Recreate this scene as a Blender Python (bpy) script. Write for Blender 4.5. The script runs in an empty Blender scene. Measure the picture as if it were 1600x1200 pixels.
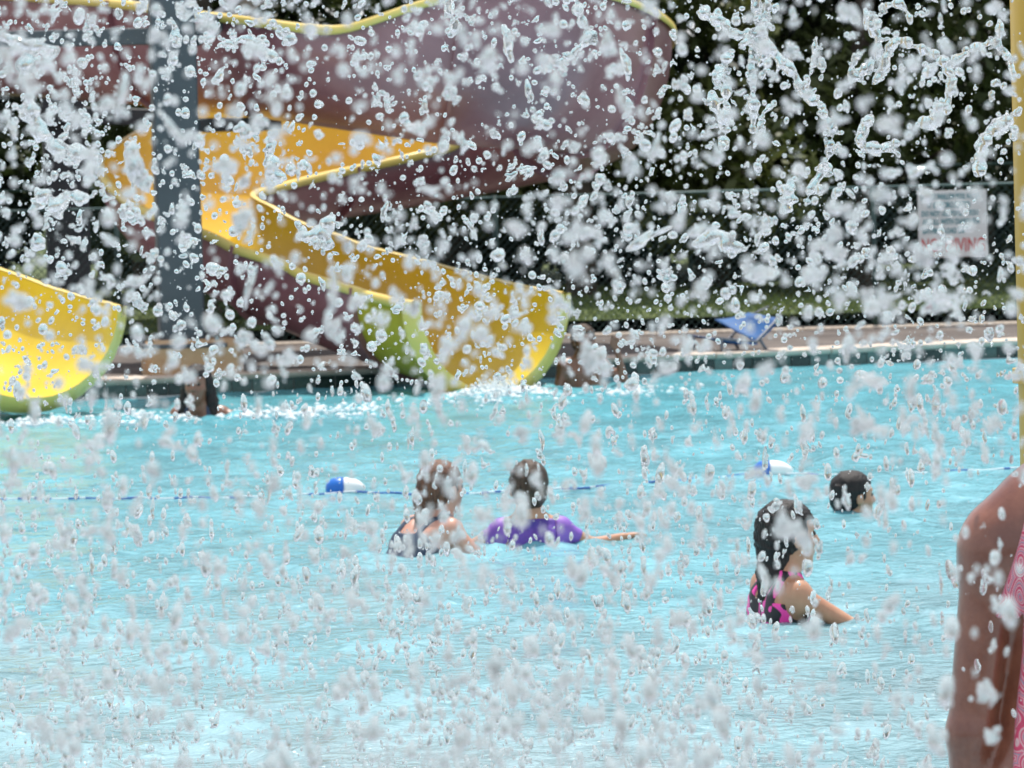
import bpy, math, random
import numpy as np
import openvdb as vdb
from mathutils import Vector, Matrix

rnd = random.Random(7)
nrs = np.random.RandomState(11)
scene = bpy.context.scene
R = math.radians

# ------------------------------------------------------------------ camera
FPX, CAMH = 7100.0, 1.5            # focal length in pixels of a 1600 px wide frame
PITCH, ROLL = R(2.70), R(1.6)
F_ = Vector((0, math.cos(PITCH), -math.sin(PITCH)))
R0, U0 = Vector((1, 0, 0)), Vector((0, math.sin(PITCH), math.cos(PITCH)))
CR = R0 * math.cos(ROLL) - U0 * math.sin(ROLL)
CU = R0 * math.sin(ROLL) + U0 * math.cos(ROLL)
cam = bpy.data.cameras.new('camera')
cam.sensor_width = 36; cam.lens = FPX * 36 / 1600
cam.clip_start = 0.2; cam.clip_end = 2000
cam.dof.use_dof = True; cam.dof.focus_distance = 9.5; cam.dof.aperture_fstop = 17
cam.dof.aperture_blades = 7
camo = bpy.data.objects.new('camera', cam)
scene.collection.objects.link(camo)
m3 = Matrix((CR, CU, -F_)).transposed()
camo.matrix_world = Matrix.Translation((0, 0, CAMH)) @ m3.to_4x4()
scene.camera = camo

# ------------------------------------------------------------------ light
SUN_EL, SUN_AZ = R(70), R(4)      # azimuth measured from +Y (straight ahead) towards +X
world = bpy.data.worlds.new('World'); scene.world = world; world.use_nodes = True
wn = world.node_tree; wn.nodes.clear()
sky = wn.nodes.new('ShaderNodeTexSky'); sky.sky_type = 'NISHITA'; sky.sun_disc = False
sky.sun_elevation = SUN_EL; sky.sun_rotation = SUN_AZ
sky.air_density = 1.0; sky.dust_density = 1.6; sky.ozone_density = 1.0
bg = wn.nodes.new('ShaderNodeBackground'); bg.inputs[1].default_value = 0.13
wo = wn.nodes.new('ShaderNodeOutputWorld')
# thin bright cloud veil over the blue, the same all round
tcw = wn.nodes.new('ShaderNodeTexCoord'); nzw = wn.nodes.new('ShaderNodeTexNoise'); nzw.inputs['Scale'].default_value = 2.6; nzw.inputs['Detail'].default_value = 7
wn.links.new(tcw.outputs['Generated'], nzw.inputs['Vector'])
crw = wn.nodes.new('ShaderNodeMapRange'); crw.inputs['From Min'].default_value = .35; crw.inputs['From Max'].default_value = .62
crw.inputs['To Min'].default_value = .42; crw.inputs['To Max'].default_value = .85; wn.links.new(nzw.outputs['Fac'], crw.inputs['Value'])
mxw = wn.nodes.new('ShaderNodeMix'); mxw.data_type = 'RGBA'; mxw.inputs['B'].default_value = (6.6, 6.7, 7.0, 1)
wn.links.new(crw.outputs[0], mxw.inputs['Factor']); wn.links.new(sky.outputs[0], mxw.inputs['A'])
wn.links.new(mxw.outputs['Result'], bg.inputs[0]); wn.links.new(bg.outputs[0], wo.inputs[0])
sl = bpy.data.lights.new('sun', 'SUN'); sl.energy = 4.2; sl.angle = R(0.53); sl.color = (1, .955, .89)
so = bpy.data.objects.new('sun', sl); scene.collection.objects.link(so)
sd = Vector((math.sin(SUN_AZ) * math.cos(SUN_EL), math.cos(SUN_AZ) * math.cos(SUN_EL), math.sin(SUN_EL)))
so.rotation_euler = sd.to_track_quat('Z', 'Y').to_euler()
scene.view_settings.view_transform = 'Standard'; scene.view_settings.look = 'None'
scene.view_settings.exposure = 0.34; scene.view_settings.gamma = 1
scene.view_settings.use_curve_mapping = False
scene.render.engine = 'CYCLES'
scene.cycles.max_bounces = 10; scene.cycles.transmission_bounces = 8; scene.cycles.transparent_max_bounces = 12
scene.cycles.caustics_reflective = False; scene.cycles.caustics_refractive = False
scene.cycles.sample_clamp_indirect = 12; scene.cycles.use_denoising = True

# ------------------------------------------------------------------ helpers
C = scene.collection

def at(px, py, D):
    """world point seen at pixel (px, py) of the 1600x1200 photograph at distance D along +Y"""
    d = F_ + CR * ((px - 800) / FPX) + CU * ((600 - py) / FPX)
    return Vector((0, 0, CAMH)) + d * (D / d.y)

def tag(o, label=None, cat=None, group=None, kind=None):
    if label: o['label'] = label
    if cat: o['category'] = cat
    if group: o['group'] = group
    if kind: o['kind'] = kind
    return o

def link(o, parent=None):
    C.objects.link(o)
    if parent is not None: o.parent = parent
    return o

def empty(name, loc=(0, 0, 0), rz=0.0):
    o = bpy.data.objects.new(name, None); o.location = loc; o.rotation_euler = (0, 0, rz)
    o.empty_display_size = .1
    return link(o)

def mesh_obj(name, verts, faces, mats, parent=None, smooth=False, midx=None):
    me = bpy.data.meshes.new(name)
    me.from_pydata([tuple(map(float, v)) for v in verts], [], [tuple(map(int, f)) for f in faces])
    for m in (mats if isinstance(mats, (list, tuple)) else [mats]): me.materials.append(m)
    if midx is not None: me.polygons.foreach_set('material_index', np.asarray(midx, np.int32))
    if smooth: me.polygons.foreach_set('use_smooth', np.ones(len(me.polygons), bool))
    me.update()
    return link(bpy.data.objects.new(name, me), parent)

class MB:
    """collects boxes, tubes and sheets that become ONE mesh object"""
    def __init__(s): s.v = []; s.f = []; s.m = []
    def add(s, v, f, m=0):
        n = len(s.v); s.v += [tuple(x) for x in v]; s.f += [tuple(n + i for i in q) for q in f]; s.m += [m] * len(f)
    def box(s, c, size, rz=0, m=0, bev=0.0, tilt=None):
        x, y, z = [q / 2 for q in size]
        if bev:
            b = min(bev, x * .9, y * .9, z * .9)
            ring = []
            for zz, ins in ((-z, b), (-z + b, 0), (z - b, 0), (z, b)):
                X, Y = x - ins, y - ins
                bb = b * .7 if not ins else b * .35
                ring.append([(-X + bb, -Y, zz), (X - bb, -Y, zz), (X, -Y + bb, zz), (X, Y - bb, zz), (X - bb, Y, zz), (-X + bb, Y, zz), (-X, Y - bb, zz), (-X, -Y + bb, zz)])
            vs = [p for r in ring for p in r]
            fs = [tuple(range(7, -1, -1)), tuple(range(24, 32))]
            for r in range(3):
                for i in range(8): fs.append((r * 8 + i, r * 8 + (i + 1) % 8, r * 8 + 8 + (i + 1) % 8, r * 8 + 8 + i))
        else:
            vs = [(a * x, b_ * y, c_ * z) for c_ in (-1, 1) for b_ in (-1, 1) for a in (-1, 1)]
            fs = [(0, 2, 3, 1), (4, 5, 7, 6), (0, 1, 5, 4), (2, 6, 7, 3), (0, 4, 6, 2), (1, 3, 7, 5)]
        M = Matrix.Rotation(rz, 3, 'Z')
        if tilt: M = tilt
        s.add([tuple(M @ Vector(p) + Vector(c)) for p in vs], fs, m)
    def tube(s, pts, r, n=8, m=0, closed=False, cap=True):
        pts = [Vector(p) for p in pts]; k = len(pts); base = []
        rr = r if isinstance(r, (list, tuple)) else [r] * k
        for i, p in enumerate(pts):
            t = (pts[min(i + 1, k - 1)] - pts[max(i - 1, 0)])
            t = t.normalized() if t.length > 1e-9 else Vector((0, 0, 1))
            a = t.cross(Vector((0, 0, 1)))
            if a.length < .1: a = t.cross(Vector((0, 1, 0)))
            a.normalize(); b = t.cross(a)
            base += [p + (a * math.cos(2 * math.pi * j / n) + b * math.sin(2 * math.pi * j / n)) * rr[i] for j in range(n)]
        fs = [(i * n + j, i * n + (j + 1) % n, (i + 1) * n + (j + 1) % n, (i + 1) * n + j) for i in range(k - 1) for j in range(n)]
        if cap: fs += [tuple(range(n - 1, -1, -1)), tuple((k - 1) * n + j for j in range(n))]
        s.add(base, fs, m)
    def build(s, name, mats, parent=None, smooth=False):
        return mesh_obj(name, s.v, s.f, mats, parent, smooth, s.m)

def catmull(P, n):
    P = [np.array(p, float) for p in P]; P = [2 * P[0] - P[1]] + P + [2 * P[-1] - P[-2]]
    out = []
    for i in range(1, len(P) - 2):
        for k in range(n):
            t = k / n; a, b, c, d = P[i - 1], P[i], P[i + 1], P[i + 2]
            out.append(.5 * ((2 * b) + (-a + c) * t + (2 * a - 5 * b + 4 * c - d) * t * t + (-a + 3 * b - 3 * c + d) * t ** 3))
    out.append(P[-2])
    return np.array(out)

# ---- materials
def mat(name, base=(.5, .5, .5), rough=.5, metal=0, spec=.5, **kw):
    m = bpy.data.materials.new(name); m.use_nodes = True
    b = m.node_tree.nodes['Principled BSDF']
    b.inputs['Base Color'].default_value = (*base, 1); b.inputs['Roughness'].default_value = rough
    b.inputs['Metallic'].default_value = metal; b.inputs['Specular IOR Level'].default_value = spec
    for k, v in kw.items():
        b.inputs[k.replace('_', ' ')].default_value = v
    return m

def N(m, t, **kw):
    n = m.node_tree.nodes.new(t)
    for k, v in kw.items():
        if k in n.inputs.keys(): n.inputs[k].default_value = v
        else: setattr(n, k, v)
    return n

def L(m, a, b): m.node_tree.links.new(a, b)

def coords(m, kind='Object', scale=(1, 1, 1), rot=(0, 0, 0)):
    tc = N(m, 'ShaderNodeTexCoord'); mp = N(m, 'ShaderNodeMapping')
    mp.inputs['Scale'].default_value = scale; mp.inputs['Rotation'].default_value = rot
    L(m, tc.outputs[kind], mp.inputs['Vector']); return mp.outputs['Vector']

def noisy(m, cols, scale=5, detail=6, vec=None, bump=0, bscale=None, rough=.6, lo=.35, hi=.65, bdist=.01, rvar=0):
    """colour ramp over noise into Base Color, optional bump"""
    b = m.node_tree.nodes['Principled BSDF']
    vec = vec or coords(m)
    n = N(m, 'ShaderNodeTexNoise'); n.inputs['Scale'].default_value = scale; n.inputs['Detail'].default_value = detail
    n.inputs['Roughness'].default_value = rough; L(m, vec, n.inputs['Vector'])
    cr = N(m, 'ShaderNodeValToRGB'); e = cr.color_ramp.elements
    e[0].position = lo; e[1].position = hi; e[0].color = (*cols[0], 1); e[1].color = (*cols[-1], 1)
    for i, c in enumerate(cols[1:-1]):
        q = e.new(lo + (hi - lo) * (i + 1) / (len(cols) - 1)); q.color = (*c, 1)
    L(m, n.outputs['Fac'], cr.inputs['Fac']); L(m, cr.outputs['Color'], b.inputs['Base Color'])
    if bump:
        n2 = N(m, 'ShaderNodeTexNoise'); n2.inputs['Scale'].default_value = bscale or scale * 4; n2.inputs['Detail'].default_value = 6
        L(m, vec, n2.inputs['Vector'])
        bp = N(m, 'ShaderNodeBump'); bp.inputs['Strength'].default_value = bump; bp.inputs['Distance'].default_value = bdist
        L(m, n2.outputs['Fac'], bp.inputs['Height']); L(m, bp.outputs['Normal'], b.inputs['Normal'])
    if rvar:
        mr = N(m, 'ShaderNodeMapRange'); mr.inputs['To Min'].default_value = max(0, b.inputs['Roughness'].default_value - rvar)
        mr.inputs['To Max'].default_value = b.inputs['Roughness'].default_value + rvar
        L(m, n.outputs['Fac'], mr.inputs['Value']); L(m, mr.outputs['Result'], b.inputs['Roughness'])
    return m

M = {}
M['coping'] = noisy(mat('coping_stone', rough=.75), [(.46, .37, .30), (.56, .47, .39), (.62, .53, .45)], 9, bump=.3)
M['deck'] = noisy(mat('deck_concrete', rough=.85), [(.06, .045, .038), (.095, .078, .066), (.14, .115, .10)], 2.2, bump=.35, bscale=60)
M['curb'] = noisy(mat('curb_concrete', rough=.85), [(.45, .37, .29), (.56, .48, .39)], 7, bump=.3)
M['grout'] = mat('grout', (.30, .30, .28), .8)
M['tile_dark'] = noisy(mat('tile_dark', rough=.18), [(.015, .028, .026), (.03, .05, .046)], 30)
M['tile_mid'] = noisy(mat('tile_mid', rough=.18), [(.045, .085, .078), (.08, .13, .12)], 30)
M['tile_light'] = noisy(mat('tile_light', rough=.2), [(.09, .15, .14), (.13, .20, .185)], 30)
M['tile_blue'] = mat('tile_blue', (.015, .05, .22), .15)
M['white_trim'] = noisy(mat('gutter_white', rough=.4), [(.55, .56, .58), (.72, .72, .72)], 12)
M['grass'] = noisy(mat('grass', rough=.9), [(.04, .06, .015), (.075, .11, .028), (.12, .15, .04)], 1.3, bump=.8, bscale=40, bdist=.05)
M['blade'] = noisy(mat('grass_blade', rough=.7, Subsurface_Weight=0), [(.07, .11, .025), (.12, .17, .045), (.18, .20, .06)], .9)
M['leaf_a'] = noisy(mat('leaf_a', rough=.55), [(.03, .05, .013), (.06, .085, .022), (.11, .13, .035)], 1.1, lo=.3, hi=.7)
M['leaf_b'] = noisy(mat('leaf_b', rough=.55), [(.035, .052, .012), (.075, .095, .022), (.13, .14, .035)], 1.1, lo=.3, hi=.7)
M['leaf_dark'] = noisy(mat('leaf_dark', rough=.6), [(.014, .026, .012), (.028, .045, .018)], 1.3, lo=.3, hi=.7)
for k in ('leaf_a', 'leaf_b', 'leaf_dark', 'blade'):     # leaves let some light through
    m = M[k]; b = m.node_tree.nodes['Principled BSDF']; out = m.node_tree.nodes['Material Output']
    tr = N(m, 'ShaderNodeBsdfTranslucent'); mx = N(m, 'ShaderNodeMixShader'); mx.inputs[0].default_value = .28
    L(m, b.inputs['Base Color'].links[0].from_socket, tr.inputs['Color'])
    L(m, b.outputs[0], mx.inputs[1]); L(m, tr.outputs[0], mx.inputs[2]); L(m, mx.outputs[0], out.inputs['Surface'])
M['bark'] = noisy(mat('bark', rough=.9), [(.05, .038, .028), (.10, .08, .062), (.15, .125, .10)], 3, vec=None, bump=.8, bscale=14, bdist=.03)
M['steel'] = noisy(mat('painted_steel', rough=.45), [(.062, .072, .085), (.085, .096, .11)], 2.5, rvar=.08, bump=.05, bscale=80)
M['steel_dark'] = noisy(mat('dark_steel', rough=.55), [(.028, .03, .036), (.045, .048, .055)], 2.5)  # darker copy of the tower steel, the rear post's shade put into the colour
M['footing'] = noisy(mat('footing_concrete', rough=.85), [(.40, .24, .14), (.52, .33, .19), (.58, .40, .25)], 4, bump=.3)
M['bolt'] = mat('bolt_steel', (.35, .35, .36), .35, 1.0)
def fibreglass(name, cols, rough, trans, tcol):
    m = noisy(mat(name, rough=rough, Coat_Weight=.5 if 'maroon' in name else .3, Coat_Roughness=.22, Coat_IOR=1.7 if 'maroon' in name else 1.45), cols, 1.1, rvar=.06, bump=.04, bscale=9, bdist=.02)
    if trans:
        b = m.node_tree.nodes['Principled BSDF']; out = m.node_tree.nodes['Material Output']
        tr = N(m, 'ShaderNodeBsdfTranslucent'); tr.inputs['Color'].default_value = (*tcol, 1)
        mx = N(m, 'ShaderNodeMixShader'); mx.inputs[0].default_value = trans
        L(m, b.outputs[0], mx.inputs[1]); L(m, tr.outputs[0], mx.inputs[2]); L(m, mx.outputs[0], out.inputs['Surface'])
    return m
M['yellow_in'] = fibreglass('yellow_gelcoat', [(.60, .37, .010), (.69, .44, .015), (.75, .50, .025)], .40, .05, (.8, .45, .01))
M['yellow_end'] = fibreglass('lemon_gelcoat', [(.60, .41, .012), (.68, .50, .02), (.74, .56, .03)], .40, .04, (.7, .5, .01))
M['lime_out'] = fibreglass('lime_gelcoat', [(.48, .36, .015), (.56, .43, .02), (.62, .48, .03)], .55, .06, (.8, .6, .02))
M['yellow_rim'] = fibreglass('yellow_rim', [(.78, .56, .12), (.86, .66, .20)], .5, 0, None)
M['maroon'] = fibreglass('maroon_gelcoat', [(.23, .072, .088), (.31, .115, .135), (.39, .165, .185)], .42, 0, None)
M['fence_green'] = mat('green_vinyl', (.012, .045, .04), .45)
M['fence_rail'] = mat('coated_rail', (.10, .17, .16), .5)
M['sign_white'] = noisy(mat('sign_enamel', rough=.35), [(.66, .63, .62), (.76, .73, .72)], 6)
M['sign_teal'] = mat('sign_teal', (.02, .20, .24), .5)
M['sign_red'] = mat('sign_red', (.55, .035, .03), .5)
M['pole_yellow'] = fibreglass('yellow_post_paint', [(.44, .26, .012), (.52, .32, .02)], .6, 0, None)
M['chair_blue'] = noisy(mat('blue_sling', rough=.65), [(.004, .06, .20), (.008, .10, .30)], 6)
M['chair_frame'] = mat('grey_frame', (.16, .17, .2), .5, .3)
M['float_white'] = mat('float_white', (.80, .79, .77), .35)
M['float_blue'] = mat('float_blue', (.005, .13, .50), .3)
M['rope_blue'] = mat('rope_blue', (.005, .08, .36), .6)
M['rope_white'] = mat('rope_white', (.62, .68, .72), .6)

# ------------------------------------------------------------------ setting: pool wall line
WD = Vector((math.cos(R(20.2)), math.sin(R(20.2)), 0))   # along the far wall
WN = Vector((-WD.y, WD.x, 0))                            # away from the pool
W0 = Vector((0, 32.37, 0))
def wall(s, n, z): p = W0 + WD * s + WN * n; return Vector((p.x, p.y, z))
DECKZ = .13

# lawn: one sheet out to the horizon, with a gentle unevenness behind the fence
xs = np.concatenate([np.linspace(-400, -30, 8), np.linspace(-24, 24, 33), np.linspace(30, 400, 8)])
ys = np.concatenate([np.linspace(36.2, 80, 40), np.linspace(90, 900, 10)])
gx, gy = np.meshgrid(xs, ys)
gz = .03 + .10 * np.clip((gy - 38) / 12, 0, 1) + .07 * np.sin(gx * .7 + gy * .3) * np.clip((gy - 38) / 4, 0, 1)
v = np.stack([gx.ravel(), gy.ravel(), gz.ravel()], 1); nx_, ny_ = len(xs), len(ys)
f = [(j * nx_ + i, j * nx_ + i + 1, (j + 1) * nx_ + i + 1, (j + 1) * nx_ + i) for j in range(ny_ - 1) for i in range(nx_ - 1)]
tag(mesh_obj('ground', v, f, M['grass'], smooth=True), kind='structure')

# deck beyond the pool
mb = MB()
mb.add([wall(-30, .30, DECKZ - .006), wall(30, .30, DECKZ - .006), (40, 37.9, DECKZ - .006), (-40, 37.9, DECKZ - .006)], [(0, 1, 2, 3)])
tag(mb.build('pool_deck', M['deck']), kind='structure')
# pavement behind and around the camera, so the pool has a near side as well
mb = MB()
mb.add([(-60, -12, .03), (60, -12, .03), (60, 2.6, .03), (-60, 2.6, .03)], [(0, 1, 2, 3)])
mb.add([(-60, 2.6, .03), (60, 2.6, .03), (60, 2.6, -.5), (-60, 2.6, -.5)], [(3, 2, 1, 0)])
tag(mb.build('near_pavement', M['deck']), kind='structure')

pw = empty('pool_wall'); tag(pw, kind='structure')
mb = MB()   # backing body
mb.add([wall(-30, .012, -1.2), wall(30, .012, -1.2), wall(30, .012, DECKZ - .03), wall(-30, .012, DECKZ - .03)], [(0, 1, 2, 3)])
mb.build('wall_backing', M['grout'], pw)
# tiles
tm = {}
for k in ('tile_dark', 'tile_mid', 'tile_light'):
    t = MB(); t.box((0, 0, 0), (.144, .014, .098), bev=.004); o = t.build('tile', M[k]); tm[k] = o.data
    bpy.data.objects.remove(o)
S = -5.2
while S < 5.6:
    near = -3.4 < S < 5.2
    k = rnd.choices(['tile_dark', 'tile_mid', 'tile_light'], [.40, .40, .20])[0]
    o = bpy.data.objects.new('tile', tm[k]); link(o, pw)
    o.location = wall(S, .004 + rnd.uniform(-.001, .001), .049); o.rotation_euler = (0, 0, R(20.2) + rnd.uniform(-.006, .006))
    S += .152
# coping stones: bullnose, about a metre long each
def bullnose(Lx):
    pr = [(.30, -.045), (.005, -.045), (-.02, -.037), (-.032, -.02), (-.034, -.004), (-.028, .0), (-.01, .004), (.02, .006), (.30, .006)]
    v = []; n = len(pr)
    for sx in (-Lx / 2, Lx / 2): v += [(sx, a, b) for a, b in pr]
    f = [(i, i + 1, n + i + 1, n + i) for i in range(n - 1)] + [(n - 1, 0, n, 2 * n - 1), tuple(range(n)), tuple(range(2 * n - 1, n - 1, -1))]
    return v, f
v, f = bullnose(.905)
f = [tuple(reversed(q)) for q in f]
cop = mesh_obj('coping_stone', v, f, M['coping'], pw); cme = cop.data
bpy.data.objects.remove(cop)
for i in range(-14, 15):
    o = bpy.data.objects.new('coping_stone', cme); link(o, pw)
    o.location = wall(i * .914 + .2, 0, DECKZ + rnd.uniform(-.0012, .0012)); o.rotation_euler = (0, 0, R(20.2))
# white gutter lip at the water line, blue tile course under it
mb = MB()
for s0 in range(-15, 15):
    mb.box(wall(s0 * 2 + 1, -.012, -.006), (1.994, .05, .016), rz=R(20.2))
mb.build('gutter_lip', M['white_trim'], pw)
mb = MB(); mb.box(wall(0, -.004, -.05), (60, .02, .06), rz=R(20.2)); mb.build('blue_tile_course', M['tile_blue'], pw)

# concrete strip under the fence
mb = MB()
x = -12.0
while x < 12:
    mb.box((x + .6, 37.15 + .01 * x, .105), (1.19, .22, .075), bev=.012); x += 1.2
tag(mb.build('fence_kerb', M['curb']), kind='structure')

# ------------------------------------------------------------------ water
def build_water():
    xs = np.concatenate([np.linspace(-60, -8, 10)[:-1], np.linspace(-8, -3.9, 40)[:-1], np.linspace(-3.9, 3.9, 240), np.linspace(3.9, 8, 40)[1:], np.linspace(8, 60, 10)[1:]])
    n = 620
    t = np.linspace(0, 1, n); ys = 2.6 / (1 - t * (1 - 2.6 / 34.0))
    ys = np.concatenate([np.linspace(2.6, 9, 40)[:-1], np.linspace(9, 36, n)])
    X, Y = np.meshgrid(xs, ys)
    Z = np.zeros_like(X)
    rs = np.random.RandomState(3)
    for lam, amp, cnt in ((2.6, .007, 5), (1.3, .0065, 9), (.62, .0062, 14), (.33, .0046, 18), (.19, .0027, 18)):
        for _ in range(cnt):
            a = rs.uniform(-1.45, 1.45) + math.pi / 2     # crests mostly across the view
            k = 2 * math.pi / (lam * rs.uniform(.75, 1.3)); ph = rs.uniform(0, 7)
            w = k * (X * math.cos(a) + Y * math.sin(a)) + ph + .6 * np.sin(.55 * X + .4 * Y + ph)
            s = np.sin(w)
            Z += amp * rs.uniform(.5, 1.2) * (s + .22 * np.cos(2 * w)) / math.sqrt(cnt) * 1.3
    env = .75 + .35 * np.sin(.5 * X + 1) * np.sin(.33 * Y)
    Z *= env
    for (cx, cy, A, r) in churn:                          # agitated water round swimmers and slide ends
        d = np.hypot(X - cx, (Y - cy)); g = np.exp(-(d / r) ** 2)
        Z += A * g * (np.sin(23 * X + 9 * Y + cx) * .4 + np.sin(31 * Y - 12 * X) * .35 + np.cos(d * 26) * .5)
    # rings where falling drops land
    for _ in range(260):
        cy = 1 / rs.uniform(1 / 24, 1 / 10.2); cx = rs.uniform(-.125, .125) * cy; r0 = rs.uniform(.03, .11); A = rs.uniform(.004, .010)
        j0, j1 = np.searchsorted(ys, [cy - .45, cy + .45]); i0, i1 = np.searchsorted(xs, [cx - .45, cx + .45])
        d = np.hypot(X[j0:j1, i0:i1] - cx, Y[j0:j1, i0:i1] - cy)
        Z[j0:j1, i0:i1] += A * np.exp(-((d - r0) / .045) ** 2) * np.cos((d - r0) * 60)
    # stop at the far wall
    n_ = (X - W0.x) * WN.x + (Y - W0.y) * WN.y
    v = np.stack([X.ravel(), Y.ravel(), Z.ravel()], 1)
    W, H = len(xs), len(ys)
    I = (np.arange(H - 1)[:, None] * W + np.arange(W - 1)[None, :]).ravel()
    q = np.stack([I, I + 1, I + W + 1, I + W], 1)
    keep = (n_.ravel()[q].min(1) < .03)
    q = q[keep]
    me = bpy.data.meshes.new('pool_water')
    me.vertices.add(len(v)); me.vertices.foreach_set('co', v.ravel().astype(np.float32))
    me.loops.add(len(q) * 4); me.loops.foreach_set('vertex_index', q.ravel().astype(np.int32))
    me.polygons.add(len(q)); me.polygons.foreach_set('loop_start', np.arange(0, len(q) * 4, 4, dtype=np.int32))
    me.polygons.foreach_set('loop_total', np.full(len(q), 4, np.int32))
    me.polygons.foreach_set('use_smooth', np.ones(len(q), bool))
    me.update(calc_edges=True); me.validate()
    m = mat('pool_water', rough=.15, spec=.5); b = m.node_tree.nodes['Principled BSDF']
    b.inputs['IOR'].default_value = 1.33
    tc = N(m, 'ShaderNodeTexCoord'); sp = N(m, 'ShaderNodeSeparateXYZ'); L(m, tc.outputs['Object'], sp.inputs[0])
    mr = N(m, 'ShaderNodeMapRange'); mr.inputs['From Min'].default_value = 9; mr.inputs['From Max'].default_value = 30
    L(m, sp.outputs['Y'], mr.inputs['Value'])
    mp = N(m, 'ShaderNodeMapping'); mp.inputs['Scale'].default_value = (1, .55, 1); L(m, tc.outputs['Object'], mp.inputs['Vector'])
    # caustic light painted into the opaque surface colour as a web
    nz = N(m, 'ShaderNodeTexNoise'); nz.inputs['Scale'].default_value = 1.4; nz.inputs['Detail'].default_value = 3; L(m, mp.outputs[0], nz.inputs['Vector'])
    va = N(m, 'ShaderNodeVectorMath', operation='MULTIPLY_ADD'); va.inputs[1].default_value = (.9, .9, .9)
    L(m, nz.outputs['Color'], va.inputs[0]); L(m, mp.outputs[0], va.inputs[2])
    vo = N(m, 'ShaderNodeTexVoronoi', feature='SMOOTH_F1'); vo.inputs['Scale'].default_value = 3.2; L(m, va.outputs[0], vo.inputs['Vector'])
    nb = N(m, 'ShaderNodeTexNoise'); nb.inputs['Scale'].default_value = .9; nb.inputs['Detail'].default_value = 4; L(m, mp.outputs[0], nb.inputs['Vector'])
    near_far = N(m, 'ShaderNodeValToRGB'); e = near_far.color_ramp.elements  # paler nearby: shallows, with sky reflection and spray haze painted into the colour
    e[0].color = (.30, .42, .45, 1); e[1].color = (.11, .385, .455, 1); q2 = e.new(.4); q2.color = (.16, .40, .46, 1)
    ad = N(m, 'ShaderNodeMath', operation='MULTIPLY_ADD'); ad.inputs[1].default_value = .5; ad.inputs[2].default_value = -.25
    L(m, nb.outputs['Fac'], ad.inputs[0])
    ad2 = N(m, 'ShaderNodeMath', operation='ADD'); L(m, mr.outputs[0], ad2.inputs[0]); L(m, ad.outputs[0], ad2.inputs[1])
    L(m, ad2.outputs[0], near_far.inputs['Fac'])
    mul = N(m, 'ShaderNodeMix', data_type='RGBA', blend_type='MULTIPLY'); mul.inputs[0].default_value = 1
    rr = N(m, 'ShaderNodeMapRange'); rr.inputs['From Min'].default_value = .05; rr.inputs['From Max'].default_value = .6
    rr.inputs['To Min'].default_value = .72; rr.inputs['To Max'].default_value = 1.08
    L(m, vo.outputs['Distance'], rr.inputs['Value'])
    L(m, near_far.outputs[0], mul.inputs['A']); L(m, rr.outputs[0], mul.inputs['B'])
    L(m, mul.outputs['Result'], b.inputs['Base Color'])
    mp2 = N(m, 'ShaderNodeMapping'); mp2.inputs['Scale'].default_value = (1.5, 1.2, 1); L(m, tc.outputs['Object'], mp2.inputs['Vector'])
    n1 = N(m, 'ShaderNodeTexNoise'); n1.inputs['Scale'].default_value = 11; n1.inputs['Detail'].default_value = 5; L(m, mp2.outputs[0], n1.inputs['Vector'])
    bp = N(m, 'ShaderNodeBump'); bp.inputs['Strength'].default_value = 1; bp.inputs['Distance'].default_value = .034
    L(m, n1.outputs['Fac'], bp.inputs['Height']); L(m, bp.outputs['Normal'], b.inputs['Normal'])
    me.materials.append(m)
    tag(link(bpy.data.objects.new('pool_water', me)), kind='structure')

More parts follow.
